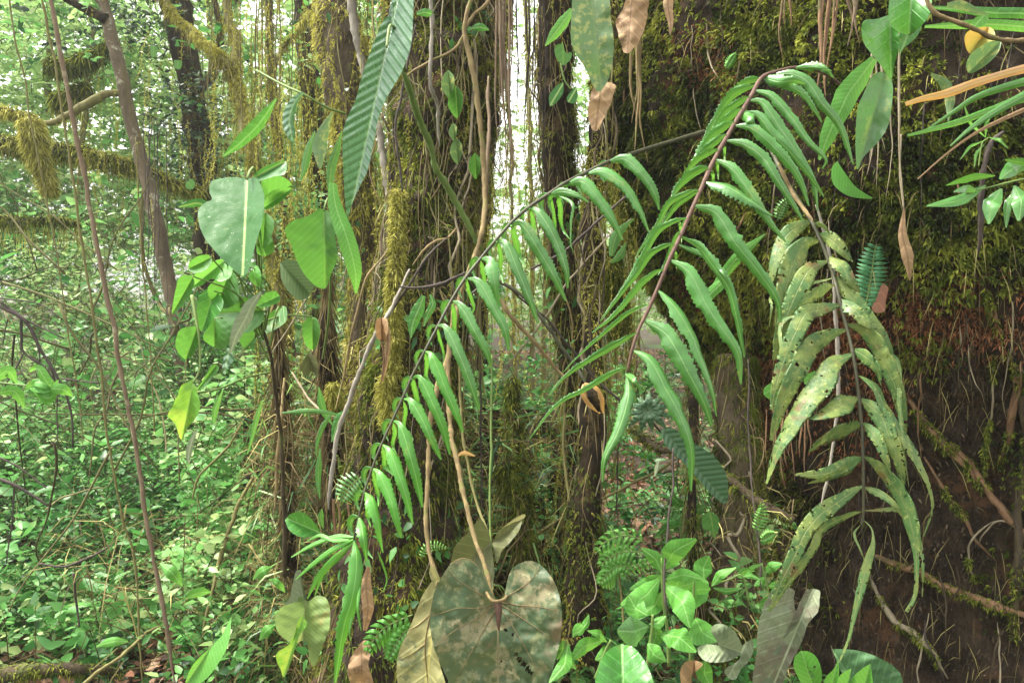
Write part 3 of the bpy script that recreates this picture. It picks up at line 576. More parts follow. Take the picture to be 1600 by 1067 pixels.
tree('thin_mossy_tree', 'thin mossy trunk between the dark trunk and the mossy column', [(1085, 560, 2.75), (1082, 700, 2.6), (1080, 800, 2.5), (1088, 900, 2.45), (1090, 1010, 2.45)],
   [7, 8, 7, 9, 14], 'barkblack', wob=0.4, n=50, sides=10, moss=[('moss', 2600, 0.02, 0.003, 0.2, 57)], hang=400)
tree('yellow_moss_tree', 'trunk coated in yellow moss behind the ribbed leaf', [(520, -300, 3.5), (522, -60, 3.4), (530, 60, 3.3), (545, 180, 3.25), (560, 300, 3.2), (570, 420, 3.2), (560, 600, 3.2), (550, 1000, 3.1)],
   [30, 34, 34, 28, 22, 20, 20, 26], 'barkbrown', wob=0.4, n=80, sides=18, moss=[('mossyel', 12000, 0.035, 0.0035, 0.1, 61)], roots=20, hang=1000, shag=120, climb=60)
tree('lichen_tree', 'slender pale-blotched trunk leaning right above the undergrowth', [(135, -330, 5.2), (150, -60, 5.1), (170, 40, 5.05), (188, 110, 5.0), (205, 190, 5.0), (228, 280, 4.95), (245, 350, 4.9), (262, 430, 4.9), (275, 500, 4.85), (285, 570, 4.8), (300, 680, 4.8), (310, 900, 4.8)],
   [11, 11, 10, 10, 10, 10, 11, 11, 12, 11, 12, 14], 'lichen', wob=0.15, n=80, sides=14, moss=[('mossyel', 1500, 0.03, 0.004, 0.7, 67)],
   branches=[([(198, 145, 5.0), (160, 150, 4.95), (120, 172, 4.9), (90, 188, 4.85), (60, 195, 4.85)], [5, 7, 6, 4], 'vinegr'), ([(165, 30, 5.0), (130, 12, 5.0), (95, -8, 5.0), (40, -30, 5.0)], [8, 6, 4], 'barkblack'), ([(228, 250, 5), (222, 390, 5.05), (245, 470, 5.1), (262, 490, 4.95)], [3, 3, 3], 'vinegr')],
   crown=[(100, -160, 5.2, 1.0, 120, 0.08), (60, 40, 5.3, .5, 30, .06)])
tree('ivy_clad_tree', 'dark trunk smothered in blue-green ivy and beard moss', [(262, -330, 6.2), (268, -80, 6.2), (280, 30, 6.1), (298, 130, 6.1), (310, 220, 6.0), (320, 300, 6.0), (325, 420, 6.0), (330, 780, 6.0)],
   [26, 24, 22, 18, 20, 18, 14, 14], 'barkblack', wob=0.5, n=70, sides=16, moss=[('mossyel', 1500, 0.05, 0.006, 0.6, 71)], hang=900,
   crown=[(235, 30, 6.0, 0.45, 90, 0.05), (300, 200, 5.9, 0.35, 90, 0.05), (325, 290, 5.9, 0.35, 80, 0.05), (205, 90, 6.1, 0.4, 40, 0.05), (270, -150, 6.2, 1.0, 80, 0.07)],
   branches=[([(298, 150, 6.0), (330, 120, 5.9), (345, 60, 5.8), (335, 0, 5.8)], [8, 6, 4], 'barkblack')])
tree('forked_moss_tree', 'thin forked trunk fuzzy with bright yellow moss', [(352, -260, 4.1), (354, 0, 4.0), (368, 60, 3.95), (368, 120, 3.9), (378, 180, 3.85), (392, 240, 3.8), (405, 310, 3.8), (432, 430, 3.75), (435, 520, 3.7), (430, 640, 3.7), (440, 900, 3.7)],
   [5, 6, 7, 8, 9, 10, 9, 8, 9, 12], 'vinegr', wob=0.3, n=80, sides=10, moss=[('mossyel', 5200, 0.03, 0.003, 0.1, 73)], branches=[([(372, 140, 3.9), (350, 95, 3.9), (310, 60, 3.95), (270, 20, 4.0), (235, -30, 4.1)], [7, 6, 4, 3], 'vinegr')],
   hang=500, crown=[(330, -120, 4.2, 0.8, 60, 0.07)])
tree('brown_sapling', 'thin brown mossy sapling in front of the sky gap', [(425, -200, 4.6), (420, 0, 4.5), (424, 120, 4.4), (436, 240, 4.4), (446, 330, 4.4), (450, 480, 4.4), (455, 900, 4.4)],
   [6, 6, 7, 9, 9, 8, 9], 'barkbrown', wob=0.4, n=60, sides=10, moss=[('mossyel', 2400, 0.035, 0.0035, 0.2, 79)], branches=[([(424, 130, 4.4), (440, 80, 4.4), (470, 40, 4.4), (500, 10, 4.4)], [3, 3, 2], 'vinegr')], hang=500)
tree('shaded_tree', 'dark mossy trunk behind the brown sapling', [(470, -300, 5.6), (478, 0, 5.5), (486, 150, 5.4), (500, 330, 5.4), (505, 520, 5.3), (510, 900, 5.3)], [18, 18, 15, 14, 14, 16], 'barkblack', wob=0.5, n=60, sides=14,
   moss=[('moss', 3500, 0.05, 0.006, 0.2, 83)], hang=700, crown=[(480, 60, 5.4, 0.6, 50, 0.07), (470, -150, 5.6, 1.2, 90, 0.08)])
tree('right_gap_tree', 'moss-hung dark trunk in the gap left of the mossy stem', [(775, -300, 4.4), (782, 0, 4.3), (772, 90, 4.3), (760, 240, 4.3), (752, 420, 4.3), (755, 900, 4.3)], [16, 22, 14, 12, 10, 12], 'barkblack', wob=0.5, n=60, sides=14,
   moss=[('moss', 2400, 0.04, 0.005, 0.2, 87)], hang=700)
# beyond: straight far trunks of the clearing
FT = [(805, 6.5, 5, 'thin pale trunk nearest the sky gap in the clearing'), (832, 8, 6, 'thin trunk at the left edge of the clearing'), (850, 9.5, 7, 'far straight trunk behind the mossy stem'), (960, 7.5, 9, 'far mossy trunk right of the black trunk'), (985, 9, 7, 'farthest pale trunk beside the giant tree'),
      (60, 9, 9, 'far thin trunk at the left frame edge'), (118, 8, 7, 'far trunk behind the thick hanging vine'), (650, 9, 8, 'far trunk hidden behind the rooted tree'), (340, 9, 8, 'far mossy trunk behind the ivy'), (560, 8, 8, 'far trunk behind the yellow moss')]
for k, (a, dd, r_, lb) in enumerate(FT):
    l = rng.normal()*18
    tree('background_tree', lb, [(a+l*1.6, -260, dd), (a+l, 0, dd), (a+l*.3, 250, dd), (a, 560, dd), (a-4, 700 if dd > 7 else 760, dd)], [r_*.4, r_*.5, r_*.6, r_*.6, r_*.8], 'vinegr', wob=0.4, n=40, sides=9, moss=[('mossyel', 700, 0.06, 0.008, 0.2, 100+k)],
         crown=[(a+l+rng.normal()*30, -60 if a not in (805, 832) else -330, dd, 1.1, 40, 0.1)], group='background trunks of the forest', jit=0.08)
# ------------------------------------------------------------------ undergrowth, counted by nobody
def stuff(name, mb, mat): return tag(mb.build(name, M[mat]), kind='stuff')
def pts_in(n, x0, x1, y0, y1, d0, d1, pw=1.0):
    d = d0+(d1-d0)*rng.random(n)**pw; return W(rng.uniform(x0, x1, n), rng.uniform(y0, y1, n), d)
# left shrub slope: stems rise from the slope h(d) so that it stands higher farther off
ml, ms = MB(), MB()
def slope(n, x0, x1, dA, dB, yA, yB, hj, H, ll, K, keep=None, tilt=0.8, up=0.15, lean=0.6, tone=(0.55, 0.25)):
    d = dA+(dB-dA)*rng.random(n); px = rng.uniform(x0, x1, n); py = np.interp(d, [dA, dB], [yA, yB])+rng.normal(size=n)*hj
    py = py-130*fbm(np.stack([px/110, d*1.5, d*0+hj], -1), 121, 3)-40*np.sin(px/47+d*3)*(hj < 100)
    B = W(px, py, d)
    if keep is not None: k = rng.random(n) < keep(px, py, d); B = B[k]; d = d[k]
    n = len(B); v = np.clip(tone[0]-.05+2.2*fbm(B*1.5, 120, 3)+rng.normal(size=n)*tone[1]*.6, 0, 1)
    sprigs(ml, ms, B, rng.uniform(*H, n), K=K, ll=ll*rng.choice([0.6, 0.9, 1.3], n), lw=rng.choice([0.4, 0.55]), lean=lean, up=up, tilt=tilt, var=v, sr=0.0022)
hole = lambda px, py, d: np.clip(0.6+3.6*fbm(np.stack([px/90, py/90, d*0.8], -1), 130, 3), 0.06, 1)
slope(9000, -250, 520, 3.2, 5.0, 1110, 640, 60, (0.15, 0.45), 0.042, 11, hole, tone=(.6, .3))
slope(700, -250, 520, 3.1, 5.0, 1110, 600, 70, (0.25, 0.7), 0.09, 8, hole, tone=(.5, .3), tilt=.6, up=.4)
slope(1500, -250, 520, 3.2, 5.5, 1110, 560, 60, (0.2, 0.6), 0.03, 22, hole, tone=(.75, .3), lean=1.0)
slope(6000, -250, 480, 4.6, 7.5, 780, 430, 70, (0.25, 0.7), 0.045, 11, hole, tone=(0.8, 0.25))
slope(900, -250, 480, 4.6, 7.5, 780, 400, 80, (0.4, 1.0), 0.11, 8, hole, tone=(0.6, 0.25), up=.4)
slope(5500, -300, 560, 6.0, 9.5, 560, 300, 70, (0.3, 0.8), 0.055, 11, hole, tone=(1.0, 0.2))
slope(1600, 300, 600, 2.6, 3.6, 1100, 700, 60, (0.12, 0.32), 0.045, 9, hole, tone=(.7, .3))
slope(900, -200, 400, 2.8, 3.5, 1180, 960, 50, (0.15, 0.35), 0.05, 9, hole)
# leafy and mossy fill seen between the trunks
slope(1800, 380, 600, 3.3, 4.6, 900, 200, 120, (0.1, 0.4), 0.045, 9, lambda px, py, d: np.clip(.25+2.5*fbm(np.stack([px/50, py/50, d], -1), 131, 3), 0, 1), tone=(.7, .3))
slope(1600, 640, 960, 3.0, 4.4, 960, 560, 60, (0.1, 0.35), 0.05, 9, lambda px, py, d: np.clip(.3+2.5*fbm(np.stack([px/60, py/60, d], -1), 132, 3), 0, 1), tone=(.6, .3))
slope(500, 930, 1210, 2.25, 3.0, 1090, 840, 40, (0.06, 0.2), 0.035, 9, lambda px, py, d: np.clip(.4+2.5*fbm(np.stack([px/40, py/40, d], -1), 134, 3), 0, 1), tone=(.6, .3))
slope(900, 930, 1130, 3.0, 4.0, 900, 640, 40, (0.08, 0.25), 0.045, 9, lambda px, py, d: np.clip(.2+2.5*fbm(np.stack([px/60, py/60, d], -1), 133, 3), 0, 1), tone=(.6, .3))
stuff('undergrowth', ml, 'under'); stuff('undergrowth_stems', ms, 'twigs')
# long straggling bare stems through the shrubs
mb = MB(); n = 240; B = pts_in(n, -200, 540, 420, 1060, 2.9, 5.2)
for k in range(n):
    dr = rng.normal(size=3)*[1, .5, .8]; L = rng.uniform(.2, .8); q = np.array([B[k]+dr*L*s+np.array([0, 0, -.25*L*s*s])+rng.normal(size=3)*.012 for s in np.linspace(0, 1, 6)]); tube(mb, crom(q, 14), rng.choice([.0015, .0025, .005])*np.linspace(1, .5, 14), 5, .3, 50, var=rng.random())
stuff('straggling_stems', mb, 'twigs')
# shaggy moss threads hanging in the air between the trunks
mb = MB(); P = np.vstack([pts_in(150, 380, 640, -60, 640, 2.7, 3.6), pts_in(60, 330, 470, -60, 300, 3.4, 4.2), pts_in(70, 760, 900, -60, 500, 2.9, 3.4), pts_in(70, 930, 1000, 180, 560, 2.8, 3.1), pts_in(60, 640, 900, 600, 860, 2.6, 3.1), pts_in(50, 120, 330, -20, 330, 4.5, 5.6)])
strands(mb, P, rng.uniform(.15, .7, len(P)), core=mb, tl=.014, k=34); stuff('hanging_moss_threads', mb, 'mossyel')
# far foliage and the canopy line: depth of leaves with gaps where the white sky shows
def sky_gap(px, py):
    g = np.zeros_like(px)
    for (a, b, rx, ry) in [(268, 15, 50, 45), (285, 45, 34, 24), (425, 60, 34, 80), (400, 10, 34, 60), (775, 110, 28, 120), (835, 90, 26, 70), (800, 250, 26, 80), (820, 20, 30, 60), (480, 130, 12, 30), (735, 10, 20, 30)]:
        g = np.maximum(g, np.clip(1.6-np.hypot((px-a)/rx, (py-b)/ry), 0, 1))
    return g
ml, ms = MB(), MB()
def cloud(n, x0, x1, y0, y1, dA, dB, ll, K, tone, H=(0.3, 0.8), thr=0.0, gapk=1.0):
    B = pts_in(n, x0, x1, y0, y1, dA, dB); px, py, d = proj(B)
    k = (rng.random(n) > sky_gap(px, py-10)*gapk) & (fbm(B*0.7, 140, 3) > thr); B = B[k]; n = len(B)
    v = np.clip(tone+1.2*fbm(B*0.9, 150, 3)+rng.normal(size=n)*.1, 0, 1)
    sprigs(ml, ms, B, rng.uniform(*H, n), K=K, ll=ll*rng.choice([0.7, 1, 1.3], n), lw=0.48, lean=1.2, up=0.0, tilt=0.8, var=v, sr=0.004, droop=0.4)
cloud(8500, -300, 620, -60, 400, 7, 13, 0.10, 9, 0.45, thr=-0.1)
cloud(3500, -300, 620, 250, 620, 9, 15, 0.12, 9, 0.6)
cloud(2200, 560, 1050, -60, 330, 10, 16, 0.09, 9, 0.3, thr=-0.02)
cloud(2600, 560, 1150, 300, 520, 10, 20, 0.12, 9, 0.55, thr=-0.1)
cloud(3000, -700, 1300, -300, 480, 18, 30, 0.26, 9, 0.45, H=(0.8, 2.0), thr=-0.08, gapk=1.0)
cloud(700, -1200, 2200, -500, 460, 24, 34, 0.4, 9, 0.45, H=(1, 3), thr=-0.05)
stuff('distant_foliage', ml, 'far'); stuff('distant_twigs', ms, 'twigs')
# forest floor: leaf litter, seedlings, grass in the clearing
def floor_pts(n, x0, x1, y0, y1):
    x = rng.uniform(x0, x1, n); y = rng.uniform(y0, y1, n)
    return np.stack([x, y, gz(x, y)+0.01], -1)
P = np.vstack([floor_pts(26000, -2.5, 3.5, 2.2, 6), floor_pts(26000, -6, 6, 6, 18)]); mb = MB(); n = len(P)
leaves(mb, P+np.array([0, 0, 1])*rng.uniform(0, .03, n)[:, None], rng.normal(size=(n, 3))*[1, 1, .25], np.array([0, 0, 1.])+rng.normal(size=(n, 3))*.45, rng.uniform(0.03, 0.11, n), rng.uniform(.02, .05, n), curl=0.3)
stuff('leaf_litter', mb, 'litter')
ml, ms = MB(), MB()
P = np.vstack([floor_pts(1500, -0.6, 1.6, 2.3, 5.5), floor_pts(1600, -4, 5, 5, 13)]); P = P[fbm(P*0.9, 160, 3) > -0.05]; n = len(P)
sprigs(ml, ms, P, rng.uniform(0.06, 0.25, n), K=7, ll=rng.uniform(0.03, 0.07, n), lw=0.45, lean=0.4, up=0.2, tilt=0.35, var=np.clip(0.5+1.5*fbm(P*.8, 170, 3), 0, 1))
stuff('seedlings', ml, 'under'); stuff('seedling_stems', ms, 'twigs')
P = np.vstack([floor_pts(9000, -3, 3.5, 7.5, 15), floor_pts(1200, -0.6, 0.9, 2.5, 5)]); n = len(P)
mb = MB(); blades(mb, P, rng.normal(size=P.shape)*[.5, .5, .1]+[0, 0, 1], rng.uniform(.05, .2, n), 0.006, bk=0.6); stuff('clearing_grass', mb, 'grass')
# tangle of grass, thin stems and rootlets round the foot of the rooted tree
c = []
for (x0, x1, y0, y1, n, L, dA, dB) in [(395, 540, 620, 1060, 1500, (.06, .25), 2.5, 3.0), (640, 880, 640, 960, 900, (.06, .22), 2.5, 3.2), (430, 640, 540, 760, 500, (.08, .3), 2.5, 2.9), (1100, 1260, 760, 1010, 200, (.03, .10), 2.1, 2.6), (100, 420, 800, 1060, 500, (.1, .4), 2.7, 3.6)]:
    P = pts_in(n, x0, x1, y0, y1, dA, dB); c.append((P, rng.uniform(*L, n)))
mb = MB()
for P, L in c: blades(mb, P, rng.normal(size=P.shape)*[.7, .7, .5]+[0, 0, .15], L, rng.uniform(.002, .005, len(P)), bk=0.8, var=rng.random(len(P)))
stuff('tangled_stems', mb, 'roots')
mb = MB()
for P, L in c[:2]: blades(mb, P[:500]+.01, rng.normal(size=(min(500, len(P)), 3))*[.8, .8, .4]+[0, 0, .5], rng.uniform(.08, .24, min(500, len(P))), rng.uniform(.004, .009, min(500, len(P))), bk=0.9)
stuff('fine_grass', mb, 'grass')
# moss mounds at the feet of the trunks (a lumpy bank of roots and earth)
bank = thing('root_mound', 'mossy mound of roots and earth below the rooted tree', 'mound', W(600, 1000, 2.6))
mb = MB(); gx, gy = np.meshgrid(np.linspace(380, 900, 110), np.linspace(640, 1250, 110))
ed = np.clip(1-np.abs((gx-640)/265)**3, 0, 1)*np.clip((gy-640-90*np.abs((gx-600)/150)**1.5)/260, 0, 1)
dd = 3.35-0.85*ed+0.5*fbm(np.stack([gx/70, gy/70, gx*0], -1), 180, 4)+0.2*fbm(np.stack([gx/16, gy/16, gx*0], -1), 181, 3)
BG = W(gx, gy, dd); i = np.arange(109)[:, None]*110; j = np.arange(109)[None]
mb.add(BG, np.stack([i+j, i+j+1, i+111+j, i+110+j], -1).reshape(-1, 4)); mb.build('earth', M['bark'], bank)
P, N = scatter(BG, 26000, lambda P, N: np.clip(0.35+3*fbm(P*6, 185, 3), 0.03, 1), closed=False)
mb = MB(); tufts(mb, P, N, rng.uniform(.015, .035, len(P)), .003, k=4, down=.3, var=np.clip(.4+1.5*fbm(P*5, 186, 2)+rng.normal(size=len(P))*.15, 0, 1)); tag(mb.build('moss', M['moss'], bank), kind='stuff')
P, N = scatter(BG, 4200, None, closed=False); mb = MB(); blades(mb, P, N*.5+rng.normal(size=P.shape)*.5+[0, 0, -.6], rng.uniform(.04, .2, len(P)), .003, bk=.5); tag(mb.build('rootlets', M['roots'], bank), kind='stuff')
P, N = scatter(BG, 1300, lambda P, N: (fbm(P*4, 187, 3) > 0.0)*1.0, closed=False); mb = MB(); leaves(mb, P+N*.01, N*.6+rng.normal(size=P.shape)*.8, N+rng.normal(size=P.shape)*.5+[0, 0, .4], rng.uniform(.02, .06, len(P)), .022)
tag(mb.build('small_leaves', M['under'], bank), kind='stuff')

# ------------------------------------------------------------------ mossy dark limbs on the left and the hanging moss
def limb(name, label, cat, pts, rpx, mat, mosses, wob=0.4, hang=0, group=None, sides=10, n=50, jit=0.03, hm='mossyel', hl=(.06, .3)):
    P, d = pathW(pts, n); t = thing(name, label, cat, P[0], group)
    mb = MB(); G = ptube(mb, pts, rpx, n=n, sides=sides, wob=wob, ws=16, jit=jit); mb.build('stem', M[mat], t)
    for (mm, cnt, L, w, dn) in mosses:
        P, N = scatter(G, cnt, lambda P, N: np.clip(0.7+2*fbm(P*6, 190, 3), 0.1, 1)); mb = MB(); tufts(mb, P, N, rng.uniform(L*.5, L*1.2, len(P)), w, k=5, down=dn, out=.7); tag(mb.build('moss', M[mm], t), kind='stuff')
    if hang:
        P, N = scatter(G, hang); mb = MB(); blades(mb, P, rng.normal(size=P.shape)*.18+[0, 0, -1], rng.uniform(*hl, len(P)), .005, bk=.1); tag(mb.build('moss_beard', M[hm], t), kind='stuff')
    return t
limb('mossy_limb', 'thick dark horizontal limb with trailing moss, low across the left', 'branch', [(-80, 205, 5.3), (0, 222, 5.3), (60, 232, 5.3), (110, 236, 5.3), (165, 248, 5.3), (215, 262, 5.4), (265, 285, 5.5), (318, 300, 5.8)], [12, 11, 9, 9, 7, 6], 'barkblack', [('mossyel', 1800, .06, .006, .8), ('moss', 2500, .05, .006, .4)], hang=700, hl=(.03, .13))
limb('mossy_limb', 'short dark limb with moss at the left frame edge, above the hanging clump', 'branch', [(-60, 160, 5.0), (0, 172, 5.0), (28, 180, 5.0), (52, 184, 5.0)], [6, 5, 3], 'barkblack', [('mossyel', 600, .05, .005, .8)], hang=150, hl=(.03, .1))
limb('mossy_limb', 'lowest dark mossy limb at the left frame edge, over the bright shrubs', 'branch', [(-60, 350, 5.4), (0, 344, 5.4), (40, 346, 5.4), (85, 342, 5.5), (125, 350, 5.6)], [7, 5, 3], 'barkblack', [('moss', 900, .05, .005, .5)], hang=200)
limb('dark_limb', 'dark drooping limb with clumps of ferny moss behind the leaning pale trunk', 'branch', [(182, 60, 5.6), (150, 85, 5.6), (130, 92, 5.6), (100, 105, 5.6), (75, 95, 5.6)], [5, 5, 3], 'barkblack', [('moss', 1500, .08, .008, .8)], hang=200, hl=(.03, .12))
limb('dark_limb', 'dark mossy branch stub below the pale trunk fork', 'branch', [(140, 140, 5.7), (110, 150, 5.7), (85, 158, 5.7)], [9, 8, 5], 'barkblack', [('moss', 1500, .07, .008, .8)], hang=200)
limb('moss_clump', 'bright yellow hanging clump of moss on the limb at the far left', 'moss', [(47, 186, 4.7), (52, 205, 4.7), (57, 235, 4.7), (66, 262, 4.7), (74, 285, 4.7), (80, 297, 4.7)], [9, 13, 10, 7, 3], 'vinegr', [('mossyel', 3600, .055, .004, .9)], sides=10)
limb('moss_clump', 'small hairy yellow moss clump on a stem left of the grey stick', 'moss', [(520, 600, 2.5), (524, 620, 2.5), (530, 645, 2.5)], [4, 7, 4], 'vinegr', [('mossyel', 1200, .022, .002, .5)])
limb('moss_clump', 'yellow bristly moss column right of the grey stick, on the rooted tree', 'moss', [(606, 585, 2.35), (604, 610, 2.35), (608, 640, 2.35), (604, 665, 2.33)], [7, 9, 11, 8], 'vinegr', [('mossyel', 2600, .026, .002, .4)])
limb('moss_clump', 'long yellow moss column down the middle of the rooted tree', 'moss', [(622, 300, 2.42), (620, 380, 2.4), (618, 460, 2.38), (616, 540, 2.36), (618, 590, 2.36)], [6, 9, 9, 9, 5], 'vinegr', [('mossyel', 4600, .022, .002, .5)], n=60)
limb('moss_clump', 'green hanging moss on a dark stub left of the black trunk', 'moss', [(802, 590, 2.9), (800, 640, 2.9), (806, 700, 2.9), (812, 740, 2.9)], [5, 9, 12, 6], 'barkblack', [('moss', 2000, .03, .003, .8)], hang=260, hm='roots', hl=(.05, .2))
limb('moss_clump', 'mossy stump with grassy roots right of the dead heart leaves', 'moss', [(790, 720, 2.6), (805, 760, 2.6), (815, 810, 2.6), (822, 870, 2.6)], [14, 20, 16, 10], 'bark', [('moss', 2600, .03, .003, .5)], hang=500, hm='roots', hl=(.05, .18))
limb('moss_clump', 'yellow-green moss veil hanging behind the arching fern stem', 'moss', [(950, 390, 2.95), (960, 450, 2.95), (970, 520, 2.95)], [14, 16, 12], 'vinegr', [('moss', 3200, .03, .003, .8)])
limb('mossy_log', 'fallen mossy limb lying under the umbrella leaf', 'branch', [(985, 665, 2.7), (1030, 700, 2.5), (1090, 715, 2.4), (1140, 750, 2.35), (1180, 780, 2.3), (1240, 815, 2.25)], [5, 5, 7, 8, 7], 'barkbrown', [('moss', 500, .02, .003, .5)])
limb('fallen_log', 'reddish decaying log lying in the bottom left corner', 'log', [(-60, 1062, 2.75), (0, 1056, 2.75), (60, 1046, 2.75), (130, 1043, 2.8), (190, 1052, 2.9)], [12, 13, 9, 5], 'barkbrown', [('moss', 900, .02, .003, .4)], wob=0.7)
limb('fallen_log', 'pale broken log lying behind the young broadleaf plants', 'log', [(1015, 960, 3.0), (1060, 925, 3.0), (1090, 905, 3.0), (1130, 890, 3.0)], [7, 9, 8], 'stemtan', [('moss', 100, .02, .003, .4)])

